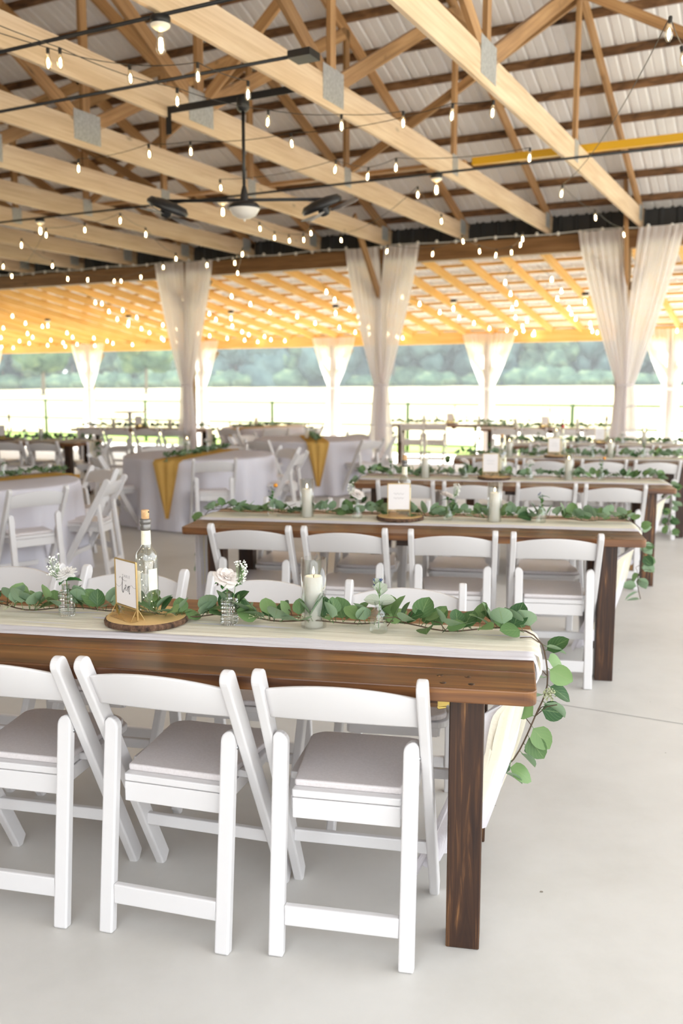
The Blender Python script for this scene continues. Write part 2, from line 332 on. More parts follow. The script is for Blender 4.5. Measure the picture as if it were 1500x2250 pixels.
# ------------------------------------------------------------------ setting: ground, floor
U0, U1 = -28.0, 4.0
def slab(name, m, u0, u1, v0, v1, z0, z1):
    b = MB(); vs = [W(u, v, z) for z in (z0, z1) for u, v in ((u0,v0),(u1,v0),(u1,v1),(u0,v1))]
    b.add(vs, [(0,3,2,1),(4,5,6,7),(0,1,5,4),(1,2,6,5),(2,3,7,6),(3,0,4,7)]); return b.build(name, m)
struct(slab('floor', M_floor, U0, 12.0, -14, 19.2, -0.15, 0.0))
def fieldz(v): return -0.06 if v < 24 else -0.06 + (v-24)*0.0135
b = MB(); vv = [-120, 19.0, 24, 60, 110, 180, 400]
b.grid(lambda i, j: W(-260 + 420*i, vv[round(j*6)], fieldz(vv[round(j*6)])), 4, 6, smooth=False)
o = b.build('trim_1', M_field); struct(o); o['label'] = 'pale dry hay field rising to the tree line'
struct(slab('trim_2', M_grass, -60, 40, 19.2, 22.6, -0.2, -0.03))
b = MB(); b.grid(lambda i, j: W(-9 + 34*i, 27 + 9*i + (3.2+2*i)*j, fieldz(27 + 9*i + (3.2+2*i)*j) + 0.03), 12, 1, smooth=False)
struct(b.build('trim_3', M_gravel))
b = MB()                                              # control joints
for v in (4.30, 10.4): b.grid(lambda i, j, v=v: W(-28 + 38*i, v - 0.003 + 0.006*j, 0.0008), 1, 1, smooth=False)
b.grid(lambda i, j: W(-9.9 + 0.006*i, -8 + 27*j, 0.0008), 1, 1, smooth=False)
struct(b.build('trim_4', M_joint))
# small pits and stains in the concrete
random.seed(4); b = MB()
for k in range(26):
    x = random.uniform(-1.3, 2.2); y = random.uniform(1.6, 5.0); r0 = random.uniform(0.002, 0.006)
    b.add([(x + r0*random.uniform(.6,1.3)*math.cos(2*PI*i/7), y + r0*random.uniform(.6,1.2)*math.sin(2*PI*i/7), 0.0009) for i in range(7)], [tuple(range(7))])
struct(b.build('trim_5', mat('pit', (0.22,0.19,0.16), 0.9)))

# ------------------------------------------------------------------ roofs
def roofz(v): return 3.97 + (13.1 - v)*0.375 if v > 6.55 else 3.97 + v*0.375
def ribbed(b, u0, u1, va, za, vb, zb, pitch=0.229):
    prof = [(0,0),(0.012,0.0),(0.026,0.020),(0.048,0.020),(0.062,0.0),(0.13,0.0),(0.138,0.006),(0.15,0.006),(0.158,0.0)]
    n = int((u1-u0)/pitch); pts = []
    for i in range(n):
        for a, h in prof: pts.append((u0 + i*pitch + a, -h if False else h))
    vs = [W(u, va, za + h) for u, h in pts] + [W(u, vb, zb + h) for u, h in pts]; k = len(pts)
    b.add(vs, [(i, i+1, k+i+1, k+i) for i in range(k-1)])
b = MB(); ribbed(b, U0, U1, 6.55, roofz(6.56)+0.045, 13.7, roofz(13.7)+0.045)
ribbed(b, U0, U1, 6.55, roofz(6.56)+0.045, -0.5, roofz(-0.5)+0.045)
struct(b.build('ceiling', M_tin, solid=0.004))
b = MB(); ribbed(b, U0, U1, 13.15, 3.60, 19.1, 2.735)
struct(b.build('ceiling.001', M_tin_white, solid=0.004))
b = MB(); ribbed(b, U0, -1.2, -0.3, 3.45, -5.6, 2.75)  # unseen near lean-to roof, added to darken the floor at left
struct(b.build('added_shade_roof', M_tin, solid=0.004))
b = MB(); b.beam((-28,-5.6,1.35),(-1.6,-5.6,1.35),0.10,2.7)  # unseen wall behind the camera, added to keep light off the left floor
o = b.build('added_shade_wall', M_header); o.rotation_euler = (0,0,BANG); struct(o)
# dark ribbed closure sheet above the header
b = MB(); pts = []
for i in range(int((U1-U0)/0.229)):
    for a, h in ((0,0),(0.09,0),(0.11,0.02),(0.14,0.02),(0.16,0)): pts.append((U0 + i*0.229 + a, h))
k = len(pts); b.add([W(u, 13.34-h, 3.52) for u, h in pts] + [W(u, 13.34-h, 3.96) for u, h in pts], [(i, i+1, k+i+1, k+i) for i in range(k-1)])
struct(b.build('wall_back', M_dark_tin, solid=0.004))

def hall_obj(b, name, m, parent=None, **kw):
    o = b.build(name, m, parent, **kw); return o
def htag(o, label, cat, group=None):
    o.rotation_euler = (0, 0, BANG); return tag(o, label, cat, group)
# purlins over the hall
k = 0
for side in (1, -1):
    for i in range(12):
        v = 13.0 - 0.54*i
        if v < 6.6: break
        vv_ = v if side == 1 else 13.1 - v
        if side == -1 and i > 11: continue
        b = MB(); b.beam((U0, vv_, roofz(vv_)-0.0), (U1, vv_, roofz(vv_)-0.0), 0.038, 0.085)
        o = b.build('roof_purlin', M_purlin)
        htag(o, 'stained brown purlin under the hall roof, %s from the %s eave' % (ordn(i), 'curtained' if side == 1 else 'near'), 'beam', 'purlins under the hall roof')
# trusses
def make_truss():
    t = thing('roof_truss', 'x', 'roof truss', group='wooden trusses over the hall')
    b = MB(); b.beam((0,-0.05,3.768), (0,13.2,3.768), 0.038, 0.235); b.build('bottom_chord', M_chord, t, bevel=0.003, seg=1)
    for s in (1, -1):
        f = lambda v: (0, v if s == 1 else 13.1-v, roofz(v) - 0.115)
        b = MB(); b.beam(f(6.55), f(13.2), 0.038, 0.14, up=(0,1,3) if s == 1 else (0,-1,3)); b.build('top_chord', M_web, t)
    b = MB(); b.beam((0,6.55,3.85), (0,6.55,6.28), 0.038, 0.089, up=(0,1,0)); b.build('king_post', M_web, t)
    for s in (1, -1):
        g = lambda v, z: (0, v if s == 1 else 13.1-v, z)
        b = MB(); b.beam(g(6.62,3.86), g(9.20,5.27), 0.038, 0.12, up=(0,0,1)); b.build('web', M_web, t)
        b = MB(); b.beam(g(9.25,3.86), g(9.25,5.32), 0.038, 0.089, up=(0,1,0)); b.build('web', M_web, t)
    for v, w_, z, h_ in ((6.55,0.34,3.83,0.26), (9.25,0.16,3.80,0.20), (3.85,0.16,3.80,0.20), (12.95,0.22,3.82,0.20)):
        b = MB()
        for sx in (-0.021, 0.021): b.box(sx-0.0012, sx+0.0012, v-w_/2, v+w_/2, z-h_/2, z+h_/2)
        b.build('gusset_plate', M_plate, t)
    return t
truss0 = make_truss(); first = True
us = [-2.22 - 1.243*i for i in range(19)]
for i, u in enumerate([0.27] + us):
    t = truss0 if first else dup(truss0); first = False
    t.location = W(u, 0, 0); t.rotation_euler = (0, 0, BANG)
    t['label'] = 'pale wooden roof truss over the hall, %s' % ('off the right edge of the view' if i == 0 else ordn(i-1) + ' from the right in the photo')
# longitudinal bracing
def hbeam(name, m, p0, p1, w, h, label, cat, group=None, up=(0,0,1)):
    b = MB(); b.beam(p0, p1, w, h, up); return htag(b.build(name, m, bevel=0.002, seg=1), label, cat, group)
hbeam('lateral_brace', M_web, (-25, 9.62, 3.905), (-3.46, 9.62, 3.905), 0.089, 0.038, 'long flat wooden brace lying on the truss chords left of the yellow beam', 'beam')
hbeam('yellow_beam', M_yellow, (-3.42, 9.72, 3.925), (0.6, 9.72, 3.925), 0.07, 0.075, 'bright yellow beam laid on the truss chords at upper right', 'beam')
kk = 0
for u in (-2.22, -5.949, -9.678, -13.407):
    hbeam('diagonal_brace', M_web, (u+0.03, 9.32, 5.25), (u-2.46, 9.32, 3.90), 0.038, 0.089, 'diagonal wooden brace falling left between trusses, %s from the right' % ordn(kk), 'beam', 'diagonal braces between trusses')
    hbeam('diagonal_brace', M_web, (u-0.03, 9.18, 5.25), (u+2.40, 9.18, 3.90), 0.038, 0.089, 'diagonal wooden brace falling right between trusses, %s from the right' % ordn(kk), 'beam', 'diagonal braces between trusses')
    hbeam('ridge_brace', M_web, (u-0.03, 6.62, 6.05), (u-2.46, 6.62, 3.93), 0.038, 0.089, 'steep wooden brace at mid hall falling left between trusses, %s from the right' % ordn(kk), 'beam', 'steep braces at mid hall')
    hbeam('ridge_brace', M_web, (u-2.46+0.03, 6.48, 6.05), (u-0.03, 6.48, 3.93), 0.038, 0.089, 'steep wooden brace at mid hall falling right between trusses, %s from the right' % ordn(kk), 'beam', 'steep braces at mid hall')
    kk += 1
# header over the posts, and its twin at the near side
hbeam('header_beam', M_header, (U0, 13.1, 3.505), (U1, 13.1, 3.505), 0.14, 0.235, 'dark brown header beam across the curtained post line', 'beam')
hbeam('header_beam', M_header, (U0, 0.0, 3.505), (U1, 0.0, 3.505), 0.14, 0.235, 'header beam on the near side of the hall above the camera', 'beam')
hbeam('eave_beam', M_glow_pine, (U0, 18.66, 2.545), (U1, 18.66, 2.545), 0.09, 0.25, 'glow-tinted pine eave beam at the outer edge of the lean-to', 'beam')
# lean-to rafters and purlins
rz_ = lambda v: 3.56 - (v-13.17)*0.1455
for i in range(50):
    u = 1.9 - 0.61*i
    b = MB(); b.beam((u, 13.19, rz_(13.19)-0.105), (u, 18.95, rz_(18.95)-0.105), 0.038, 0.14)
    htag(b.build('rafter', M_glow_pine), 'glow-tinted pine rafter of the lean-to roof, %s from the right' % ordn(i), 'rafter', 'rafters of the lean-to')
for i in range(10):
    v = 13.42 + 0.6*i
    b = MB(); b.beam((U0, v, rz_(v)-0.016), (U1, v, rz_(v)-0.016), 0.089, 0.038)
    htag(b.build('roof_batten', M_glow_pine), 'glow-tinted pine batten under the lean-to sheets, %s from the hall' % ordn(i), 'beam', 'battens under the lean-to roof')
# posts with knee braces
def post(u, v, ztop, label, kb=True, inward=True, steep=False):
    t = thing('timber_post', label, 'post', W(u, v, 0), BANG, 'timber posts')
    b = MB(); b.beam((0,0,0), (0,0,ztop), 0.14, 0.14, up=(1,0,0)); b.build('post', M_post, t, bevel=0.004, seg=1)
    for s in (-1, 1):
        b = MB(); b.beam((s*0.07, 0, ztop-0.55), (s*0.46, 0, ztop-0.06), 0.038, 0.10, up=(0,0,1)); b.build('knee_brace', M_post, t)
    if inward:
        b = MB(); p1 = (0.05,-0.55,4.45) if steep else (0.05,-1.05,3.95)
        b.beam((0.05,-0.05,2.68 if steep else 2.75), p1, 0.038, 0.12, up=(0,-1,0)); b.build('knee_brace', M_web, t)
    return t
MAIN = [(-2.40,'right'), (-6.06,'middle'), (-9.72,'left')]
for u, n in MAIN: post(u, 13.1, 3.385, 'brown timber post inside the tall %s curtain of the hall' % n, steep=(n == 'right'), inward=(n != 'left'))
post(-17.04, 13.1, 3.385, 'brown timber post of the hall left of the view')
FAR = [(-2.49,'at the right edge of the photo'), (-6.15,'between the middle and right hall curtains'), (-9.81,'just left of the middle hall curtain'), (-13.47,'behind the left hall curtain'), (-17.1,'left of the left hall curtain'), (-20.8,'at the left edge of the photo')]
for u, n in FAR: post(u, 18.66, 2.42, 'timber post of the lean-to edge %s' % n, inward=False)

# ------------------------------------------------------------------ curtains
def curtain(u, v, ztop, ztie, wt, label, seed, amp=0.03, gap=0.06, gapend=0.7, tiew=0.12, flare=0.24, floorz=0.01, m=None):
    m = m or M_sheer
    rnd = random.Random(seed); t = thing('curtain', label, 'curtain', W(u, v, 0), BANG, 'tied sheer curtains on the posts')
    for s in (-1, 1):
        ph = [rnd.uniform(0, 6.28) for _ in range(4)]
        wts = wt*rnd.uniform(0.95, 1.05)
        def f(a, c):
            z = ztop - (ztop-floorz)*c
            if z > ztie:
                q = (ztop-z)/(ztop-ztie)
                wo = tiew + (wts-tiew)*(1 - q**1.25)
                wi = gap*max(0, 1 - q/gapend) - 0.03*min(1, q)
            else:
                q = (ztie-z)/(ztie-floorz); wo = tiew + (flare-tiew)*(q**0.8); wi = -0.03
            x = wi + (wo-wi)*a
            am = amp*(0.55 + 0.45*math.sin(ph[3] + a*9))*(0.5 if z < ztie+0.05 and z > ztie-0.05 else 1)
            y = -0.10 + am*math.sin(a*2*PI*6.5 + ph[0] + 0.8*c) + 0.3*am*math.sin(a*2*PI*13 + ph[1])
            return Vector((s*x, y, z))
        b = MB(); b.grid(f, 70, 44); b.build('curtain_panel', m, t)
    b = MB(); b.lathe([(tiew*0.98,-0.02),(tiew*1.02,0),(tiew*0.98,0.02)], 16, (0,-0.10,ztie), M=Matrix.Diagonal((1,0.42,1)).to_3x3()); b.build('tieback', m, t)
    return t
curtain(-2.30, 13.0, 3.62, 1.55, 0.70, 'tall white sheer curtain tied at the waist, right of the hall', 1, gap=0.09, gapend=0.62)
curtain(-5.96, 13.0, 3.62, 1.55, 0.60, 'tall white sheer curtain tied at the waist, middle of the hall', 2, gap=0.05, gapend=0.32)
curtain(-9.65, 13.0, 3.62, 1.55, 0.60, 'tall white sheer curtain tied at the waist, left of the hall', 3, gap=0.02, gapend=0.3)
for k, (u, n) in enumerate(FAR): curtain(u+0.03, 18.66, 2.62, 1.48, 0.56, 'short bright white curtain on the lean-to edge %s' % n, 10+k, gap=0.0, tiew=0.12, flare=0.24, m=M_sheer2)

# ------------------------------------------------------------------ fence, trees, cocktail table
t = thing('pipe_fence', 'green pipe rail fence between the lean-to and the field', 'fence', W(0,20.5,0), BANG)
for z in (1.10, 0.58, 0.12): b = MB(); b.tube([(-34,0,z), (6,0,z)], 0.028, 8); b.build('rail', M_pipe, t)
for u in (-32.6,-28.6,-24.6,-20.6,-16.8,-12.6,-8.75,-4.77,-0.8,3.2): b = MB(); b.tube([(u,0,-0.06), (u,0,1.14)], 0.045, 8); b.build('fence_post', M_pipe, t)

def make_tree(seed, h, rad, blobs, m, label, group, conif=False, low=0.12):
    rnd = random.Random(seed); t = thing('tree', label, 'tree', group=group)
    b = MB()
    for k in range(blobs):
        z = h*(0.08 + 0.88*(k/blobs)) if conif else h*rnd.uniform(low, 0.88)
        rr = rad*(1.05 - 0.85*(z/h)) if conif else rad*(1 - abs(z/h-0.55)*1.1)*rnd.uniform(0.45, 0.7)
        a = rnd.uniform(0, 6.28); d = rr*0.35 if conif else (rad-rr)*rnd.uniform(0.2, 1.0)
        o = Vector((math.cos(a)*d, math.sin(a)*d, z)); sg, rg = 10, 7; sd_ = rnd.uniform(0, 99)
        def f(i, j):
            th = 2*PI*i; ph = PI*j; n = Vector((math.cos(th)*math.sin(ph), math.sin(th)*math.sin(ph), math.cos(ph)))
            q = rr*(1 + 0.45*noise.noise(n*2.2 + Vector((sd_,0,0))) + 0.18*noise.noise(n*6 + Vector((sd_,5,0))))
            return o + n*q
        b.grid(f, 16, 10)
    b.build('crown', m, t)
    b = MB(); b.tube([(0,0,-0.3), (0.1,0,h*0.3), (0,0.1,h*0.75)], rad*0.055, 7, r1=rad*0.02); b.build('trunk', M_trunk, t)
    return t
G = 'trees of the far tree line'
protos = [make_tree(1, 17, 5.0, 16, M_treeleaf, 'x', G), make_tree(2, 15, 4.6, 15, M_treeleaf, 'x', G), make_tree(3, 19, 4.0, 14, M_treeblue, 'x', G, True), make_tree(4, 18, 4.4, 15, M_treeblue, 'x', G)]
random.seed(7); used = [False]*4
TL = []
for i in range(58):
    az = -0.47 + (i//2)*0.034 + (i % 2)*0.016; d = (150 if i % 2 else 163) + random.uniform(-4, 4)
    TL.append((math.sin(az)*d, math.cos(az)*d, random.choice([0,1,2,3,3])))
def uvw(x, y): a = -BANG; return x*math.cos(a)-y*math.sin(a), x*math.sin(a)+y*math.cos(a)
for i, (x, y, k) in enumerate(TL):
    t = protos[k] if not used[k] else dup(protos[k]); used[k] = True
    u, v = uvw(x, y); t.location = (x, y, fieldz(v)); t.rotation_euler = (0, 0, random.uniform(0, 6.28)); s = random.uniform(0.85, 1.15); t.scale = (s, s, s)
    t['label'] = 'hazy green tree in the far tree line, %s from the left' % ordn(i)
ft = make_tree(9, 11, 4.4, 16, M_treeleaf, 'lone leafy tree standing in the field at the far left', 'trees standing out in the field', low=0.4); x, y = -31.5, 97; ft.location = (x, y, fieldz(uvw(x,y)[1]))
f2 = make_tree(12, 10.5, 3.6, 15, M_treeleaf, 'lone leafy tree standing in the field left of the left hall curtain', 'trees standing out in the field', low=0.4); x, y = -21.5, 101; f2.location = (x, y, fieldz(uvw(x,y)[1]))

G2 = 'scrub bushes along the foot of the tree line'
b0 = None
for i in range(40):
    az = -0.46 + i*0.0245; d = 146 + random.uniform(-2, 2); x, y = math.sin(az)*d, math.cos(az)*d
    if b0 is None:
        b0 = thing('bush', 'x', 'bush', group=G2); b = MB(); rnd = random.Random(3)
        for k in range(7):
            o = Vector((rnd.uniform(-2.2,2.2), rnd.uniform(-.8,.8), 1.0)); rr = rnd.uniform(1.2, 1.9)
            b.grid(lambda i_, j_: o + Vector((math.cos(2*PI*i_)*math.sin(PI*j_), math.sin(2*PI*i_)*math.sin(PI*j_), math.cos(PI*j_)))*rr*(1+0.4*noise.noise(Vector((i_*5, j_*5, k)))), 12, 8)
        b.build('foliage', M_treeleaf, b0); t = b0
    else: t = dup(b0)
    t.location = (x, y, fieldz(uvw(x,y)[1])); t.rotation_euler = (0,0,random.uniform(-.5,.5)); sc__ = random.uniform(0.55, 1.15); t.scale = (random.uniform(0.8,1.4), 1, sc__); t['label'] = 'low green bush at the foot of the tree line, %s from the left' % ordn(i)
t = thing('cocktail_table', 'tall white round cocktail table near the left curtain of the lean-to', 'table', (-4.0, 17.3, 0))
b = MB(); b.lathe([(0.30,1.03),(0.31,1.045),(0.30,1.06)], 28); b.build('tabletop', M_chair, t)
b = MB(); b.tube([(0,0,0.03),(0,0,1.03)], 0.035, 10); b.build('column', M_chair, t)
b = MB(); b.lathe([(0.24,0.0),(0.22,0.02),(0.05,0.05)], 24); b.build('base', M_chair, t)

# ------------------------------------------------------------------ folding chair
def make_chair():
    t = thing('folding_chair', 'x', 'chair', group='white folding chairs')
    off = -0.22
    # long posts: front foot to back top, tongue-rounded upper end
    p0 = Vector((0, 0.42+off, 0)); p1 = Vector((0, -0.015+off, 0.80)); d = (p1-p0); L = d.length; d.normalize(); nrm = Vector((1,0,0)).cross(d)
    hw = 0.026
    out = [(-hw,0.0),(hw,-0.022)] + [(hw*math.cos(a), L-hw+hw*math.sin(a)) for a in [PI*k/10 for k in range(11)]]
    for s in (-1, 1):
        b = MB(); o = p0 + Vector((s*0.215, 0, 0.012)); b.prism([(q[0], q[1]) for q in out], o, nrm, d, (1,0,0), 0.029)
        b.build('long_leg', M_chair, t, bevel=0.006, seg=3)
    # rear legs
    q0 = Vector((0, 0.0+off, 0)); q1 = Vector((0, 0.072+off, 0.615)); e = (q1-q0); LR = e.length; e.normalize(); en = Vector((1,0,0)).cross(e)
    hh = 0.021
    for s in (-1, 1):
        poly = [(-hh,0),(hh,0),(hh,LR-0.03)] + [(hh-0.030+0.030*math.cos(a), LR-0.030+0.030*math.sin(a)) for a in [PI/2*k/5 for k in range(1,6)]] + [(-hh+0.008,LR-0.003),(-hh,LR-0.012)]
        poly = [(a*1.0, c) for a, c in poly]
        b = MB(); b.prism(poly if s == -1 else [(-a, c) for a, c in poly], q0 + Vector((s*0.179,0.016,0.0)), (1,0,0), e, en, 0.030)
        b.build('rear_leg', M_chair, t, bevel=0.005, seg=2)
        b = MB(); b.tube([(s*0.190, 0.09+off, 0.565), (s*0.202, 0.09+off, 0.565)], 0.006, 10); b.build('pivot_pin', M_steel, t)
    ly = lambda z: 0.016 + off + z*0.072/0.615
    b = MB(); b.beam((-0.158, ly(.115), 0.115), (0.158, ly(.115), 0.115), 0.022, 0.058); b.build('rear_stretcher', M_chair, t, bevel=0.004)
    fy = lambda z: 0.42 + off - z*0.44/0.81
    b = MB(); b.beam((-0.205, fy(.20), 0.20), (0.205, fy(.20), 0.20), 0.020, 0.038); b.build('front_stretcher', M_chair, t, bevel=0.004)
    # seat frame and pad
    def outline(x0, x1, y0, y1, r, rb=0.008):
        P = []
        for cx, cy, a0, rr in ((x1-r,y1-r,0,r),(x0+r,y1-r,90,r),(x0+rb,y0+rb,180,rb),(x1-rb,y0+rb,270,rb)):
            for k in range(7): a = R(a0 + 15*k); P.append((cx+rr*math.cos(a), cy+rr*math.sin(a)))
        return P
    b = MB(); b.prism(outline(-0.152,0.152,0.085+off,0.20+off,0.006), (0,0,0.438), (1,0,0), (0,1,0), (0,0,1), 0.022)
    b.prism(outline(-0.186,0.186,0.20+off,0.482+off,0.045), (0,0,0.438), (1,0,0), (0,1,0), (0,0,1), 0.022)
    b.build('seat_frame', M_chair, t, bevel=0.004)
    b = MB(); P = outline(-0.150,0.150,0.108+off,0.475+off,0.05); P = [((x*1.19 if y > 0.2+off else x), y) for x, y in P]
    b.prism(P, (0,0,0.459), (1,0,0), (0,1,0), (0,0,1), 0.020); b.build('seat_pad', M_seat, t, bevel=0.006, seg=3)
    b = MB(); b.beam((-0.150, 0.092+off, 0.396), (0.150, 0.092+off, 0.396), 0.014, 0.058)
    for s in (-1, 1): b.beam((s*0.150, 0.10+off, 0.405), (s*0.150, 0.44+off, 0.405), 0.014, 0.042)
    b.beam((-0.150, 0.44+off, 0.405), (0.150, 0.44+off, 0.405), 0.014, 0.042); b.build('apron', M_chair, t, bevel=0.003)
    # back slat: bowed, arched top and bottom
    b = MB(); N = 24
    def pt(a, q, th):
        x = -0.203 + 0.406*a; bow = 1 - (2*a-1)**2
        zt = 0.757 + 0.028*bow; zb = 0.664 + 0.007*bow; z = zb + (zt-zb)*q
        y = fy(z) - 0.020*bow + 0.004
        return Vector((x, y + th, z))
    ring = []
    for i in range(N+1):
        a = i/N; ring.append([pt(a,0,-.006), pt(a,.04,-.008), pt(a,.96,-.008), pt(a,1,-.006), pt(a,1,.006), pt(a,.96,.008), pt(a,.04,.008), pt(a,0,.006)])
    vs = [p for r_ in ring for p in r_]; fs = []
    for i in range(N):
        for k in range(8): k2 = (k+1) % 8; fs.append((i*8+k, i*8+k2, (i+1)*8+k2, (i+1)*8+k))
    fs += [tuple(reversed(range(8))), tuple(N*8+k for k in range(8))]; b.add(vs, [tuple(reversed(f)) for f in fs], None, True); b.build('backrest', M_chair, t)
    return t
chair0 = make_chair(); chair_used = [False]
def place_chair(x, y, rz, label, group):
    c = chair0 if not chair_used[0] else dup(chair0); chair_used[0] = True
    c.location = (x, y, 0); c.rotation_euler = (0, 0, rz); c['label'] = label; c['group'] = group; return c

# ------------------------------------------------------------------ farm tables (local origin: near right corner of the top)
TL_, TW = 2.48, 0.83
def TM(x, y, a): return Matrix.Translation((x, y, 0)) @ Matrix.Rotation(R(a), 4, 'Z')
def make_farm_table():
    t = thing('farm_table', 'x', 'table', group='dark stained farm tables')
    b = MB(); n = 5; pw = TW/n; r = 0.032
    for i in range(n):
        y0, y1 = i*pw + 0.0018, (i+1)*pw - 0.0018; poly = []
        def cor(cx, cy, a0): return [(cx + r*math.cos(R(a0+15*k)), cy + r*math.sin(R(a0+15*k))) for k in range(7)]
        poly += cor(-r, y1-r, 0) if i == n-1 else [(0, y1)]
        poly += cor(-TL_+r, y1-r, 90) if i == n-1 else [(-TL_, y1)]
        poly += cor(-TL_+r, y0+r, 180) if i == 0 else [(-TL_, y0)]
        poly += cor(-r, y0+r, 270) if i == 0 else [(0, y0)]
        b.prism(poly, (0,0,0.75), (1,0,0), (0,1,0), (0,0,1), 0.040)
    b.build('tabletop', M_top, t, bevel=0.004, seg=2)
    for x in (-0.18, -TL_+0.18):
        for y in (0.11, TW-0.11):
            b = MB(); b.beam((x, y, 0), (x, y, 0.73), 0.092, 0.092, up=(1,0,0)); b.build('leg', M_leg, t, bevel=0.003, seg=1)
    for x in (-0.30, -1.24, -TL_+0.30): b = MB(); b.beam((x, 0.06, 0.712), (x, TW-0.06, 0.712), 0.085, 0.036); b.build('batten', M_leg, t)
    b = MB(); b.beam((-0.232, 0.085, 0.728), (-0.232, 0.135, 0.728), 0.06, 0.003); b.beam((-0.2285,0.11,0.73),(-0.2285,0.11,0.69),0.04,0.003,up=(1,0,0)); b.tube([(-0.24,0.07,0.724),(-0.24,0.14,0.724)],0.005,8)
    b.tube([(-0.26,0.066,0.722),(-0.268,0.066,0.705),(-0.255,0.066,0.69),(-0.235,0.066,0.695)],0.004,8)
    b.prism([(0.02*math.cos(a)*1.3, 0.02*math.sin(a)) for a in [2*PI*k/14 for k in range(14)]], (-0.252,0.0655,0.712), (1,0,0), (0,0,1), (0,1,0), 0.003)
    b.build('leg_hinge', M_brass, t)
    b = MB()
    for x in (-0.18, -0.255, -TL_+0.2):
        for y in (0.04, 0.10, 0.72, 0.79): b.lathe([(0.009,0.7695),(0.009,0.7706),(0.004,0.7706)], 12, (x + 0.03*((y*10) % 1), y, 0))
    b.build('screw_hole', M_leg, t)
    return t

# eucalyptus leaf as a curved patch
def leaf(b, o, M, s, w=0.9, cup=0.22, curl=0.25, nx=6, ny=6, heart=0.08):
    def f(i, j):
        a = 2*i-1; v = j
        half = w*0.5*math.sin(PI*min(1, (0.02+0.98*v)**0.78))**0.62 if 0 < v < 1 else 0.0
        x = a*half; y = v + heart*abs(a)*(0.0 - 0.9*(1-v)**3)
        z = cup*(a*a)*half*0.8 - curl*(v-0.15)**2
        return o + M @ Vector((x*s, y*s, z*s))
    b.grid(f, nx, ny, True, lambda i, j: (2*i-1, j))
def rotm(rnd, yaw, pitch, roll): return (Matrix.Rotation(yaw, 3, 'Z') @ Matrix.Rotation(pitch, 3, 'X') @ Matrix.Rotation(roll, 3, 'Y'))

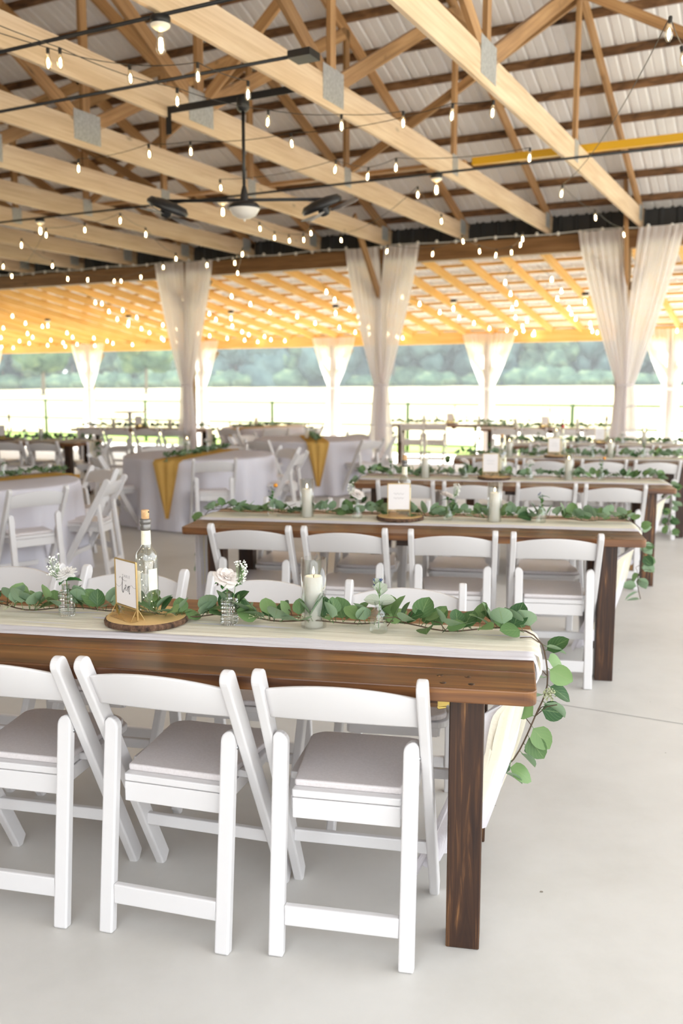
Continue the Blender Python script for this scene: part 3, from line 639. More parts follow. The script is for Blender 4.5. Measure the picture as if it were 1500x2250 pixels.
def garland_path(kind):
    """local to the table: along the top, over both ends"""
    P = []
    n = 60
    for i in range(n+1):
        x = -TL_ + 0.02 + (TL_-0.04)*i/n
        P.append(Vector((x, 0.500 - 0.020*(i/n)**3 + 0.020*math.sin(i*0.55), 0.800 + 0.006*math.sin(i*0.9))))
    return P
def make_garland(seed, right='swept', left='straight'):
    rnd = random.Random(seed); t = thing('eucalyptus_garland', 'x', 'garland', group='eucalyptus garlands')
    P = garland_path(0)
    hr = [(0.03,0.49,0.76),(0.048,0.47,0.64),(0.015,0.485,0.53),(-0.03,0.475,0.42),(-0.065,0.46,0.375),(-0.125,0.40,0.352)] if right == 'swept' else [(0.03,0.49,0.76),(0.05,0.48,0.66),(0.05,0.47,0.56),(0.03,0.47,0.46),(0.05,0.46,0.36)]
    hl = [(-TL_-0.03,0.54,0.77),(-TL_-0.05,0.54,0.66),(-TL_-0.045,0.54,0.54),(-TL_-0.05,0.54,0.43)]
    def dense(pts):
        P_ = [Vector(p) for p in pts]; out = []
        for i in range(len(P_)-1):
            a, c = P_[i], P_[i+1]; p0 = P_[max(i-1,0)]; p3 = P_[min(i+2,len(P_)-1)]; n = max(2, int((c-a).length/0.024))
            for k in range(n):
                q = k/n; out.append(0.5*((2*a) + (c-p0)*q + (2*p0-5*a+4*c-p3)*q*q + (3*a-p0-3*c+p3)*q**3))
        return out + [P_[-1]]
    R_ = dense([P[-1]] + hr); L_ = dense([P[0]] + hl)
    b = MB(); path = list(reversed(L_)) + P + R_
    b.tube(path, 0.0024, 6); 
    for k in range(26):                                  # side twigs
        p = path[rnd.randrange(4, len(path)-4)]; q = p + Vector((rnd.uniform(-.07,.07), rnd.uniform(-.07,.05), rnd.uniform(0.0,.05))); b.tube([p, p.lerp(q, .5)+Vector((0,0,.012)), q], 0.0016, 5)
    if right == 'swept':
        e = path[-1]; b.tube([e + Vector((-0.012+0.012*math.cos(a), 0, -0.004+0.009*math.sin(a))) for a in [2*PI*k/12 for k in range(13)]], 0.0016, 6)
    b.build('vine', M_stem, t)
    b = MB(); bp = MB()
    i = 0.0
    for k in range(int(len(P)*3.1)):
        p = P[min(len(P)-1, int(k/3.1))] + Vector((rnd.uniform(-.02,.02), rnd.uniform(-.02,.012), 0))
        if rnd.random() < 0.12: continue
        s = rnd.uniform(0.048, 0.076)
        yaw = rnd.uniform(-PI, PI); pit = rnd.uniform(0.15, 1.35); rol = rnd.uniform(-0.7, 0.7)
        M = rotm(rnd, yaw, pit, rol)
        side = M @ Vector((0,1,0)); o = p + side*0.018 + Vector((0, 0, rnd.uniform(-0.004, 0.014)))
        tip = o + side*s
        if tip.z < 0.785: o.z += 0.785 - tip.z
        leaf(b, o, M, s, w=rnd.uniform(0.86,1.05), cup=rnd.uniform(0.05,0.35), curl=rnd.uniform(0.0,0.45))
        b.tube([p, o], 0.0011, 4)
    for seq in (R_, L_):
        for k in range(2, len(seq), 1 if seq is R_ else 1):
            p = seq[k]
            if rnd.random() < 0.10: continue
            s = rnd.uniform(0.052, 0.080)
            outx = 1 if seq is R_ else -1
            yaw = rnd.choice([-1,1])*rnd.uniform(0.9,1.9); M = rotm(rnd, yaw, rnd.uniform(-1.0,0.3), rnd.uniform(-0.6,0.6))
            if k < 5: M = rotm(rnd, -outx*1.57 + rnd.uniform(-.7,.7), rnd.uniform(-.5,.6), rnd.uniform(-.5,.5))
            side = M @ Vector((0,1,0)); o = p + side*0.014 + Vector((0,-0.008,0))
            leaf(b, o, M @ Matrix.Rotation(-0.9*outx if abs(yaw)<1.4 else 0.9*outx, 3, 'Y'), s, cup=rnd.uniform(0.05,0.3), curl=rnd.uniform(0,0.35)); b.tube([p, o], 0.0011, 4)
    b.build('foliage', M_leaf, t)
    for _ in range(9 if right == 'swept' else 5):         # seed clusters
        p = P[rnd.randrange(4, len(P)-3)] + Vector((0, rnd.uniform(-.05,.02), 0.012))
        for q in range(10):
            c = p + Vector((rnd.uniform(-.022,.022), rnd.uniform(-.022,.022), rnd.uniform(-.005,.02))); r0 = rnd.uniform(.0014,.0026)
            bp.lathe([(0,-r0),(r0*.8,-r0*.5),(r0,0),(r0*.8,r0*.5),(0,r0)], 6, c)
            bp.tube([p, c], 0.0006, 4)
    if right == 'swept':
        c0 = Vector((0.055, 0.45, 0.615))
        for q in range(60):
            d = Vector((rnd.gauss(0,1), rnd.gauss(0,1), rnd.gauss(0,1))).normalized()*0.019; bp.lathe([(0,-.003),(.0028,0),(0,.003)], 6, c0+d); bp.tube([c0, c0+d], 0.0005, 4)
    bp.build('seed_cluster', M_berry, t)['kind'] = 'stuff'
    return t

def make_runner(name, m, y0, y1, zoff, seed, right, left, dr, dl, label, cat, wr=0.0065, group=None):
    """gauze laid along the top and over both ends; 'swept' means blown back under the table"""
    rnd = random.Random(seed); sd_ = rnd.uniform(0, 50)
    NU, NV = 190, 46; tot = dl + TL_ + dr; wide = (y1-y0) > 0.27
    def f(i, j):
        s = -dl - TL_ + tot*i; a = j
        e0 = 0.010*noise.noise(Vector((s*2.3, sd_, 0))) + 0.004*noise.noise(Vector((s*11, sd_, 3)))
        e1 = 0.012*noise.noise(Vector((s*2.0, sd_, 9)))
        y = y0 + e0 + (y1 + e1 - y0 - e0)*a
        w = noise.noise(Vector((s*1.1, y*26 + 1.3*noise.noise(Vector((s*2.2,y*3,sd_))), sd_)))
        w2 = noise.noise(Vector((s*3.5, y*60, sd_+7)))
        h = zoff + wr*(0.5 + 0.9*w) + wr*0.4*w2
        ed = min(a, 1-a)*NV
        if ed < 1.5: h = zoff*0.6 + 0.0015
        rr = 0.012
        if -TL_ <= s <= 0: return Vector((s, y, 0.7705 + max(h, 0.0012)))
        if s > 0: d, sg, X, mode = s, 1, 0.0, right
        else: d, sg, X, mode = -TL_ - s, -1, -TL_, left
        hh = max(h, 0.002) + 0.006*min(1, d*6)*(0.5+noise.noise(Vector((y*22, sd_, d*1.5))))*1.6
        x = hh + 0.006
        z = 0.7705 + max(h,0.001) - d*1.0
        if d < 0.03: x = hh*(d/0.03)**0.5 + 0.004*(d/0.03); z = 0.7705 + max(h,0.001)*(1-d/0.03) - d*0.7
        yy = y
        if mode == 'swept':
            q = max(0, d-0.08); lim = 0.75 + 0.5*(1-a)
            yf = max(0, min(1, (y-0.27)/0.33)); sm_ = min(1, max(0, (d-0.05)/0.16)); sm_ = sm_*sm_*(3-2*sm_); x = x - 0.45*q**1.35*(0.70+0.15*(1-yf)) - 0.17*(1-yf)**1.3*sm_; yy = y - 0.16*q*(1-a) + 0.012*math.sin(a*30+d*8)*min(1,d*4); z += 0.10*q*a
            cy = 0.33 if wide else 0.50; yy = (yy - cy)*(1 - (0.5 if wide else -0.1)*min(1, q*3)) + cy
            x += 0.022*math.sin(a*24 + 3*d)*min(1, d*3) + (0 if wide else 0.01)
        else:
            x += 0.012*math.sin(a*24)*min(1, d*3) ; yy = (y - 0.45)*(1 - 0.2*min(1,d*2)) + 0.45
        fr = 0.02*noise.noise(Vector((a*19, sd_, 1))) * min(1, d*3)
        return Vector((X + sg*x, yy, z + fr))
    b = MB(); b.grid(f, NU, NV); return tag(b.build(name, m), label, cat, group)

# ------------------------------------------------------------------ table-top items (origins at their base)
ZT = 0.7745
def it(o, x, y, z=ZT, rz=0): o.location = (x, y, z); o.rotation_euler = (0,0,rz); return o
def crystal_vase(kind='square'):
    if kind == 'square':
        t = thing('crystal_vase', 'x', 'vase', group='glass bud vases')
        prof = [(0.024,0.0),(0.027,0.003)] + [(0.0275, 0.003 + 0.0775*k/12) for k in range(1,13)] + [(0.026,0.083),(0.012,0.085),(0.0105,0.089),(0.0105,0.103),(0.0135,0.106)]
        seg = 48
        def wob(a, z):
            sq = 1/max(abs(math.cos(a)), abs(math.sin(a)))**0.75
            if z < 0.003 or z > 0.083: return 1.0 if z > 0.0835 else sq*0.97
            q = (math.sin(a*12 + z*480) * math.sin(a*12 - z*480))
            return sq*(1 + 0.085*q)
        b = MB(); pr = [(0.023,0.0)] + [(0.0255, 0.002+0.080*k/30) for k in range(31)] + [(0.022,0.0845),(0.012,0.0855),(0.0105,0.089),(0.0105,0.101),(0.0135,0.105)]
        b.lathe(pr, seg, wob=wob, smooth=False); b.build('glass_body', M_crystal, t); return t
    t = thing('bud_vase', 'x', 'vase', group='glass bud vases')
    pr = {'cone': [(0.027,0),(0.032,0.006),(0.030,0.02),(0.013,0.085),(0.011,0.10),(0.016,0.112)],
          'round': [(0.022,0),(0.027,0.01),(0.028,0.03),(0.022,0.05),(0.012,0.062),(0.010,0.075),(0.016,0.085)],
          'bottle': [(0.024,0),(0.0275,0.004),(0.0275,0.052),(0.025,0.062),(0.015,0.072),(0.012,0.078),(0.012,0.092),(0.0145,0.095),(0.0145,0.099)],
          'jar': [(0.026,0),(0.029,0.004),(0.029,0.062),(0.024,0.07),(0.024,0.078),(0.027,0.082)]}[kind]
    b = MB(); b.lathe(pr, 28); b.build('glass_body', M_textured if kind != 'jar' else M_glass, t)
    return t
def rose(seed=1, size=0.045, mum=False, m=None):
    rnd = random.Random(seed); t = thing('white_rose' if not mum else 'white_chrysanthemum', 'x', 'flower', group='white flowers in the bud vases')
    b = MB(); c = Vector((0,0,0.145)); tilt = Matrix.Rotation(rnd.uniform(0.25,0.5), 3, 'X') @ Matrix.Rotation(rnd.uniform(-.3,.3), 3, 'Y')
    N = 44 if mum else 26
    for k in range(N):
        q = k/N; a = k*2.399; op = 0.12 + 1.35*q**0.9                 # opening angle
        ln = size*(0.55 + 0.5*q); w = ln*(0.55 if mum else 1.15)
        Mx = tilt @ Matrix.Rotation(a, 3, 'Z') @ Matrix.Rotation(-op, 3, 'X')
        base = c + tilt @ Matrix.Rotation(a, 3, 'Z') @ Vector((0, -size*0.05 if mum else size*0.02, -size*0.2))
        def f(i, j):
            x = (2*i-1); v = j; h = w*0.5*(math.sin(PI*min(1,0.12+0.80*v))**0.6)
            return base + Mx @ Vector((x*h, (x*x)*h*0.35*(1 - q) + v*v*ln*0.25 - 0.003*math.sin(x*9)*v, v*ln*(1 - 0.08*x*x)))
        b.grid(f, 6, 5)
    b.build('petals', m or (M_petalw if mum else M_petal), t)
    b = MB(); b.tube([(0.002,0,0.012),(0,0.003,0.07),(0,0,0.135)], 0.0018, 6); b.lathe([(0.002,0.122),(0.010,0.132),(0.008,0.140)], 10); b.build('stem', M_stemg, t)
    b = MB()
    for yaw in (0.9, 2.9, -1.3): leaf(b, Vector((0,0,0.118)), rotm(rnd, yaw, 0.2, 0.3), 0.05, w=0.5, cup=0.3, curl=0.5)
    b.build('leaves', M_leaf_green, t)
    return t
def babys_breath(seed, dx):
    rnd = random.Random(seed); t = thing('babys_breath', 'x', 'flower', group="sprigs of baby's breath")
    b = MB(); s = MB(); root = Vector((0,0,0.03)); hub = Vector((dx*0.3,0,0.12))
    s.tube([root, hub], 0.001, 5)
    for k in range(22):
        p = Vector((dx*rnd.uniform(0.35,1.25), rnd.uniform(-.022,.022), rnd.uniform(0.13,0.205))); s.tube([hub, hub.lerp(p,.5)+Vector((dx*.1,0,0.0)), p], 0.0006, 4)
        for q in range(3):
            c = p + Vector((rnd.uniform(-.006,.006), rnd.uniform(-.006,.006), rnd.uniform(-.006,.006))); r0 = rnd.uniform(.0022,.0038)
            b.lathe([(0,-r0),(r0*.8,-r0*.55),(r0,0),(r0*.7,r0*.6),(0,r0*.8)], 7, c)
    s.build('stems', M_stemg, t); b.build('blossoms', M_bud, t)['kind'] = 'stuff'; return t
def sprig(seed, kind):
    rnd = random.Random(seed)
    nm = {'silver':'eucalyptus_sprig','dark':'thistle_sprig','bloom':'wildflower_sprig','green':'leafy_sprig'}[kind]
    t = thing(nm, 'x', 'flower', group='leafy sprigs in the bud vases'); s = MB(); b = MB(); fl = MB()
    s.tube([(0,0,0.012),(0.002,0,0.10),(0.004,0,0.16)], 0.0015, 6)
    if kind == 'silver':
        for yaw, z, pt, sz in ((1.35,0.098,0.15,0.050),(-1.35,0.098,0.1,0.050),(0.7,0.125,0.6,0.036),(-0.8,0.12,0.4,0.036),(-1.9,0.135,0.8,0.032),(2.4,0.14,0.7,0.030),(-0.3,0.15,0.9,0.034),(1.6,0.15,0.9,0.030)):
            leaf(b, Vector((0.003,0,z)), Matrix.Rotation(yaw,3,'Z') @ Matrix.Rotation(pt,3,'X') @ Matrix.Rotation(1.1*(1 if yaw > 0 else -1),3,'Y'), sz, w=0.95, cup=0.25, curl=0.2)
        b.build('leaves', M_leaf_pale, t)
    else:
        n = {'dark':7,'bloom':4,'green':10}[kind]
        for k in range(n): leaf(b, Vector((0.003,0,0.07+0.09*k/n)), rotm(rnd, rnd.uniform(-3,3), rnd.uniform(0.1,1.0), rnd.uniform(-.5,.5)), rnd.uniform(0.03,0.05), w=0.55, cup=0.3, curl=0.5)
        b.build('leaves', M_leaf_green if kind != 'green' else M_leaf, t)
    if kind in ('silver','dark','bloom'):
        for k in range(5):
            p = Vector((rnd.uniform(-.02,.012), rnd.uniform(-.015,.015), rnd.uniform(0.135,0.175))); s.tube([(0.003,0,0.11), p], 0.0008, 4)
            for q in range(9):
                d = Vector((rnd.gauss(0,1),rnd.gauss(0,1),rnd.gauss(0,1))).normalized(); fl.tube([p, p+d*0.0075], 0.0012, 4, r1=0.0002)
        fl.build('thistle_heads', M_blue, t)
    if kind == 'bloom':
        f2_ = MB(); f2_.lathe([(0,0.17),(0.010,0.172),(0.013,0.182),(0.008,0.191),(0,0.193)], 12, (0.02,0,0)); f2_.build('orange_button', M_orange, t)
    s.build('stem', M_stemg, t); return t
def pillar_candle(h=0.165, r=0.029):
    t = thing('pillar_candle', 'x', 'candle', group='ivory pillar candles')
    b = MB(); b.lathe([(r-.002,0),(r,.003),(r,h-.004),(r-.002,h),(r-.006,h-.001),(0.004,h-.006)], 28); b.build('wax', M_wax, t)
    b = MB(); b.tube([(0,0,h-.006),(0.001,0,h+.009)], 0.0012, 6); b.build('wick', M_ink, t)
    b = MB(); b.lathe([(0.0,h+.004),(0.0035,h+.009),(0.0042,h+.014),(0.0022,h+.022),(0.0,h+.031)], 12); b.build('flame', M_flame, t)
    return t
def hurricane(h=0.225, r=0.041):
    b = MB(); b.lathe([(r-.003,0.001),(r,0.001),(r,h),(r-.0028,h),(r-.0028,0.006),(0.001,0.006)], 36)
    o = b.build('hurricane_glass', M_glass)
    tag(o, 'x', 'candle holder', 'clear glass cylinders round the candles'); return o
def wood_slice(seed=5, r=0.135):
    rnd = random.Random(seed); t = thing('wood_slice', 'x', 'wood slice', group='round bark-edged wood slices')
    seg = 72; rr = [r*(1 + 0.035*noise.noise(Vector((math.cos(2*PI*k/seg)*1.2, math.sin(2*PI*k/seg)*1.2, seed)))*2) for k in range(seg)]
    A = [(rr[k]*math.cos(2*PI*k/seg), rr[k]*math.sin(2*PI*k/seg)) for k in range(seg)]
    b = MB(); b.prism([(x*0.965, y*0.965) for x, y in A], (0,0,0.0115), (1,0,0), (0,1,0), (0,0,1), 0.021); b.build('wood', M_slice, t)
    b = MB(); vs = []
    for lv, (z, q) in enumerate(((0.001,0.965),(0.003,1.0),(0.012,1.02),(0.019,1.0),(0.0215,0.966))):
        for k, (x, y) in enumerate(A):
            w = q + (0.018*noise.noise(Vector((k*0.9, z*60, seed))) if 0 < lv < 4 else 0); vs.append(Vector((x*w, y*w, z)))
    fs = [(l*seg+k, l*seg+(k+1) % seg, (l+1)*seg+(k+1) % seg, (l+1)*seg+k) for l in range(4) for k in range(seg)]
    b.add(vs, fs); b.build('bark_rim', M_bark, t); return t
def bottle(stop='cork', seed=1):
    t = thing('wine_bottle', 'x', 'bottle', group='clear bottles on the wood slices')
    pr = [(0.030,0.0),(0.0365,0.004),(0.0372,0.012),(0.0372,0.180),(0.0355,0.195),(0.030,0.208),(0.020,0.220),(0.0155,0.230),(0.0142,0.262),(0.0135,0.290),(0.016,0.293),(0.016,0.300)]
    b = MB(); b.lathe([(0.004,0.012),(0.028,0.004)] + pr, 40); b.build('glass_body', M_bottleg, t)
    for a0, a1, z0, z1 in ((-2.75,-1.75,0.045,0.15), (-1.05,-0.15,0.085,0.155)):
        b = MB(); b.grid(lambda i, j: Vector((0.0379*math.cos(a0+(a1-a0)*i), 0.0379*math.sin(a0+(a1-a0)*i), z0+(z1-z0)*j)), 12, 1); b.build('paper_label', M_label, t)
    b = MB(); b.lathe([(0.0160,0.232),(0.0155,0.262),(0.0152,0.282)], 28); b.build('neck_label', M_label, t)
    if stop == 'cork':
        b = MB(); b.lathe([(0.0150,0.278),(0.0172,0.281),(0.0172,0.296),(0.0165,0.297),(0.0165,0.300),(0.0185,0.302),(0.0185,0.315),(0.013,0.317)], 28); b.build('collar', M_collar, t)
        b = MB(); b.lathe([(0.0125,0.314),(0.0130,0.318),(0.0130,0.343),(0.0115,0.3455),(0.002,0.3455)], 24); b.build('cork', M_cork, t)
        b = MB(); b.tube([(0.0120,-0.003,0.339),(0.0142,-0.004,0.339)], 0.0025, 8); b.build('switch', M_ink, t)
    else:
        b = MB(); b.lathe([(0.0165,0.290),(0.0165,0.322),(0.015,0.325)], 20); b.build('red_cap', M_red, t)
    return t
def fairy_coil(seed=3):
    rnd = random.Random(seed); o = thing('fairy_lights', 'x', 'light', group='fairy light coils inside bottles')
    pts = []; 
    for k in range(90):
        a = k*0.55 + rnd.uniform(-.3,.3); z = 0.02 + 0.17*abs(math.sin(k*0.11 + rnd.uniform(-.05,.05))); r = 0.026*rnd.uniform(0.55,1.0); pts.append(Vector((r*math.cos(a), r*math.sin(a), z)))
    b = MB(); b.tube(pts + [Vector((0,0,0.22)), Vector((0,0,0.29))], 0.0004, 4); b.build('wire', M_steel, o)
    b = MB()
    for p in pts[::4]: b.lathe([(0,-.0014),(.0014,0),(0,.0014)], 6, p)
    x = b.build('micro_bulbs', M_bulb, o); return o
def stroke(b, pts, r=0.0006, y=-0.0012):
    """flat ink stroke given as (x, z) points smoothed with Catmull-Rom"""
    P = [Vector((p[0], y, p[1])) for p in pts]; out = []
    for i in range(len(P)-1):
        a, c = P[i], P[i+1]; p0 = P[max(i-1,0)]; p3 = P[min(i+2,len(P)-1)]
        for k in range(6):
            q = k/6; out.append(0.5*((2*a) + (c-p0)*q + (2*p0-5*a+4*c-p3)*q*q + (3*a-p0-3*c+p3)*q**3))
    out.append(P[-1]); b.tube(out, r, 5)
def text_mesh(s, size):
    cu = bpy.data.curves.new('t', 'FONT'); cu.body = s; cu.size = size; cu.align_x = 'CENTER'; cu.extrude = 0.0001; cu.space_character = 1.45
    ob = bpy.data.objects.new('t', cu); C.objects.link(ob); dg = bpy.context.evaluated_depsgraph_get()
    me = bpy.data.meshes.new_from_object(ob.evaluated_get(dg)); bpy.data.objects.remove(ob); return me
def table_sign(full=True):
    t = thing('table_sign', 'x', 'sign', group='framed table cards')
    w, h, z0 = 0.127, 0.178, 0.012
    b = MB(); b.box(-w/2+.003, w/2-.003, -0.0008, 0.0008, z0+.030, z0+h-.003); b.build('card', M_paper, t)
    b = MB()
    for x in (-w/2, w/2): b.box(x-.0018, x+.0018, -.0028, .0028, z0-.008, z0+h)
    for z in (z0+h, z0+.026): b.box(-w/2, w/2, -.0028, .0028, z-.0018, z+.0018)
    b.build('frame', M_gold, t)
    b = MB()
    for s in (-1, 1):
        f = [(-w/2,s*.026,.0008),(w/2,s*.026,.0008),(w/2,s*.002,.038),(-w/2,s*.002,.038)]
        b.add([Vector(p) for p in f], [(0,1,2,3)])
    b.build('stand_panel', M_goldglass, t)
    b = MB()
    for s in (-1, 1):
        for x in (-w/2, w/2): b.tube([(x,0,.0008),(x,s*.026,.0008),(x,s*.003,.038)], .0011, 5)
        b.tube([(-w/2,s*.026,.001),(w/2,s*.026,.001)], .0011, 5)
    b.build('stand_wire', M_gold, t)
    b = MB()
    if full:
        # TABLE in light capitals, ten in script with long swashes
        me = text_mesh('TABLE', 0.0125); o = bpy.data.objects.new('word_table', me); C.objects.link(o); me.materials.clear(); me.materials.append(M_inkg)
        o.parent = t; o.location = (0.002, -0.0012, z0+.122); o.rotation_euler = (PI/2, 0, 0)
        k = 0.0185; zb = z0 + 0.090
        S = lambda pts: [(p[0]*k, zb + p[1]*k) for p in pts]
        stroke(b, S([(-3.3,0.15),(-2.6,-.15),(-2.0,-.05),(-1.45,.35),(-1.15,.95),(-1.05,1.6)]), .0003)
        stroke(b, S([(-1.0,1.75),(-1.1,1.0),(-1.2,0.2),(-1.25,-.6),(-1.0,-1.05),(-.7,-.6),(-.45,-.2)]), .0009)
        stroke(b, S([(-2.1,1.35),(-1.9,1.65),(-1.5,1.55),(-.9,1.25),(-.3,1.1),(.25,1.15)]), .0004)
        stroke(b, S([(-.45,-.2),(-.1,-.15),(.15,.15),(.05,.42),(-.15,.35),(-.25,-.1),(-.1,-.5),(.2,-.5),(.5,-.1)]), .0007)
        stroke(b, S([(.5,-.1),(.75,.3),(.78,.1),(.62,-.7)]), .0008)
        stroke(b, S([(.66,-.4),(.9,.15),(1.15,.4),(1.2,.1),(1.05,-.4),(1.1,-1.0),(1.25,-.9)]), .0009)
        stroke(b, S([(1.1,-.1),(1.5,.5),(2.0,.55),(2.5,.25),(3.3,.30)]), .0003)
    else:
        for zz in (0.12, 0.095): stroke(b, [(-.03+.006*i, z0+zz+.004*math.sin(i*2.1)) for i in range(11)], .0008)
    b.build('script_lettering', M_ink if full else M_inkg, t)
    return t

# ------------------------------------------------------------------ lay the tables
tabA = make_farm_table(); tused = [False]
garA = make_garland(21); garB = make_garland(33, right='straight'); garC = make_garland(47, right='straight')
gused = {}
RUN = {}
def cols(name): return {}
FARM = {
 'T1': (0.50, 2.24, -10.3, 'nearest farm table', 'A'),
 'T2': (1.55, 4.55, -9.9, 'second farm table', 'B'),
 'T3': (2.54, 6.84, -9.5, 'third farm table', 'C'),
 'T4': (3.62, 9.10, -9.0, 'fourth farm table', 'B'),
 'T5': (4.65, 11.33, -9.0, 'fifth farm table', 'C'),
 'T6': (4.92, 15.9, -9.0, 'lean-to farm table', 'B'),
 'T7': (3.42, 17.7, -9.0, 'farthest table by the fence', 'C'),
 'T8': (-3.55, 12.25, -9.0, 'left edge farm table', 'C'),
 'T9': (-2.46, 15.9, -12.0, 'left lean-to farm table', 'B'),
}
def chairs_near(key, xs, ly=0.115, jit=0.0, side='near', ang=0, seed=1):
    x0, y0, a, nm, _ = FARM[key]; M = TM(x0, y0, a); rnd = random.Random(seed)
    for i, lx in enumerate(xs):
        p = M @ Vector((lx, ly if side == 'near' else ly, 0)); rz = R(a) + (0 if side == 'near' else PI) + rnd.uniform(-.04,.04) + ang
        place_chair(p.x, p.y, rz, 'white folding chair, %s side of the %s, %s from right' % ('camera' if side == 'near' else 'far', nm, ordn(i)), 'white folding chairs at the farm tables')
place_chair(0.038, 2.475, R(-11.5), 'white grey-seated folding chair at the nearest farm table, beside its right leg', 'white folding chairs at the farm tables')
place_chair(-0.440, 2.565, R(-16.5), 'white grey-seated folding chair, middle of the three in front', 'white folding chairs at the farm tables')
place_chair(-0.935, 2.68, R(-13), 'white grey-seated folding chair in front, cut by the left photo edge', 'white folding chairs at the farm tables')
for i, (x, y, a) in enumerate(((0.245,3.39,-9),(-0.30,3.53,-12),(-0.84,3.67,-13),(-1.38,3.80,-14))):
    v = Vector((x, y, 0)) - Matrix.Rotation(R(a),3,'Z') @ Vector((0,0.24,0))
    place_chair(v.x, v.y, PI+R(a), 'white folding chair across the nearest farm table, %s from its right end' % ordn(i), 'white folding chairs at the farm tables')
XS = [-0.46,-0.98,-1.54,-2.05]
for k, key in enumerate(('T2','T3','T4','T5')):
    chairs_near(key, XS, ly=0.115, seed=k); chairs_near(key, XS, ly=0.87, side='far', seed=k+20)
chairs_near('T6', XS, seed=31); chairs_near('T7', [-1.6,-2.05], seed=32); chairs_near('T8', XS, seed=33); chairs_near('T8', XS, ly=0.87, side='far', seed=34)
chairs_near('T9', XS, seed=35)
place_chair(-3.45, 12.72, PI/2+0.2, 'white folding chair at the right end of the farm table at the far left edge', 'white folding chairs at the farm tables')

for key, (x0, y0, a, nm, gk) in FARM.items():
    loc = (x0, y0, 0); rz = R(a)
    t = tabA if not tused[0] else dup(tabA); tused[0] = True
    t.location = loc; t.rotation_euler = (0,0,rz); t['label'] = 'dark stained plank-top wooden table, ' + nm + (' from the camera' if key in ('T2','T3','T4','T5') else '')
    g0 = {'A':garA,'B':garB,'C':garC}[gk]; g = g0 if gk not in gused else dup(g0); gused[gk] = 1
    g.location = loc; g.rotation_euler = (0,0,rz); g['label'] = 'round-leaved eucalyptus garland along the ' + nm
    rk = 'swept' if key in ('T1',) else 'half'
    for nmk, m, ya, yb, zo, col, dr, dl in (('w', M_white_cloth, 0.272, 0.592, 0.0015, 'white gauze runner', 0.67, 0.5), ('c', M_cream, 0.345, 0.600, 0.0045, 'cream gauze runner', 0.56, 0.42)):
        kk = (nmk, 'swept' if key in ('T1','T2','T3') else 'st')
        lab = '%s down the middle of the %s' % (col, nm)
        if kk not in RUN: o = make_runner('table_runner', m, ya, yb, zo, 3 if nmk == 'w' else 5, 'swept' if kk[1] == 'swept' else 'straight', 'straight', dr, dl, lab, 'table runner', group='%s gauze runners' % ('white' if nmk == 'w' else 'cream')); RUN[kk] = o
        else: o = RUN[kk].copy(); C.objects.link(o)
        o.location = loc; o.rotation_euler = (0,0,rz); o['label'] = lab

protos_i = {}
def item(kind, builder, key, lx, ly, label, rz=0.0, z=ZT+0.006, scale=None):
    x0, y0, a, nm, _ = FARM[key]; p = TM(x0, y0, a) @ Vector((lx, ly, z))
    if kind not in protos_i: protos_i[kind] = o = builder()
    else: o = dup(protos_i[kind])
    o.location = p; o.rotation_euler = (0,0,rz); o['label'] = label
    if scale: o.scale = (scale,)*3
    return o
SQ = lambda: crystal_vase('square')
# nearest table
item('slice', wood_slice, 'T1', -1.243, 0.462, 'round bark-edged wood slice under the table ten card', z=ZT+0.005)
item('bottle', bottle, 'T1', -1.245, 0.480, 'empty clear wine bottle with a cork light, behind the table ten card', rz=R(-10), z=ZT+0.028)
item('coil', fairy_coil, 'T1', -1.245, 0.480, 'fairy light coil inside the clear bottle of the nearest table', z=ZT+0.028)
item('sign', table_sign, 'T1', -1.288, 0.410, 'gold-framed white card reading table ten', rz=R(-46), z=ZT+0.0275)
item('sq', SQ, 'T1', -1.538, 0.490, 'cut crystal bud vase left of the table ten card', rz=0.25)
item('mum', lambda: rose(4, 0.042, True), 'T1', -1.536, 0.490, 'ruffled white chrysanthemum in the crystal vase left of the card', z=ZT+0.008)
item('bbL', lambda: babys_breath(5, -0.045), 'T1', -1.542, 0.490, "white baby's breath beside the chrysanthemum, left of the card", z=ZT+0.010)
item('sq', SQ, 'T1', -0.965, 0.478, 'cut crystal bud vase between the wood slice and the tall candle', rz=-0.1)
item('rose', lambda: rose(8, 0.048), 'T1', -0.972, 0.478, 'ivory rose in the crystal vase beside the tall candle', z=ZT+0.020)
item('bbR', lambda: babys_breath(6, 0.045), 'T1', -0.958, 0.478, "white baby's breath beside the ivory rose of the nearest table", z=ZT+0.010)
item('candle', pillar_candle, 'T1', -0.690, 0.500, 'lit ivory pillar candle on the nearest table')
item('hurr', hurricane, 'T1', -0.690, 0.500, 'clear glass cylinder round the candle of the nearest table', z=ZT+0.004)
item('vb', lambda: crystal_vase('bottle'), 'T1', -0.475, 0.468, 'embossed glass bottle vase near the right end of the nearest table')
item('silver', lambda: sprig(3, 'silver'), 'T1', -0.475, 0.468, 'pale silver eucalyptus sprig with blue thistles in the embossed vase')
# second table
def ord_tab(k): return FARM[k][3]
item('jar', lambda: crystal_vase('jar'), 'T2', -2.07, 0.46, 'clear jar vase at the left end of the second farm table')
item('bloom', lambda: sprig(5, 'bloom'), 'T2', -2.07, 0.46, 'wildflower sprig with an orange button, left end of the second farm table')
item('candle', 0, 'T2', -1.86, 0.46, 'lit ivory pillar candle toward the left end of the second farm table')
item('hurr', 0, 'T2', -1.86, 0.46, 'clear glass cylinder round the left candle of the second farm table', z=ZT+0.004)
item('cone', lambda: crystal_vase('cone'), 'T2', -1.56, 0.46, 'flared glass bud vase left of the card on the second farm table')
item('rose', 0, 'T2', -1.56, 0.46, 'ivory rose left of the card on the second farm table')
item('bbL', 0, 'T2', -1.56, 0.46, "baby's breath left of the card on the second farm table", z=ZT+0.010)
item('slice', 0, 'T2', -1.31, 0.45, 'round bark-edged wood slice on the second farm table', z=ZT+0.005)
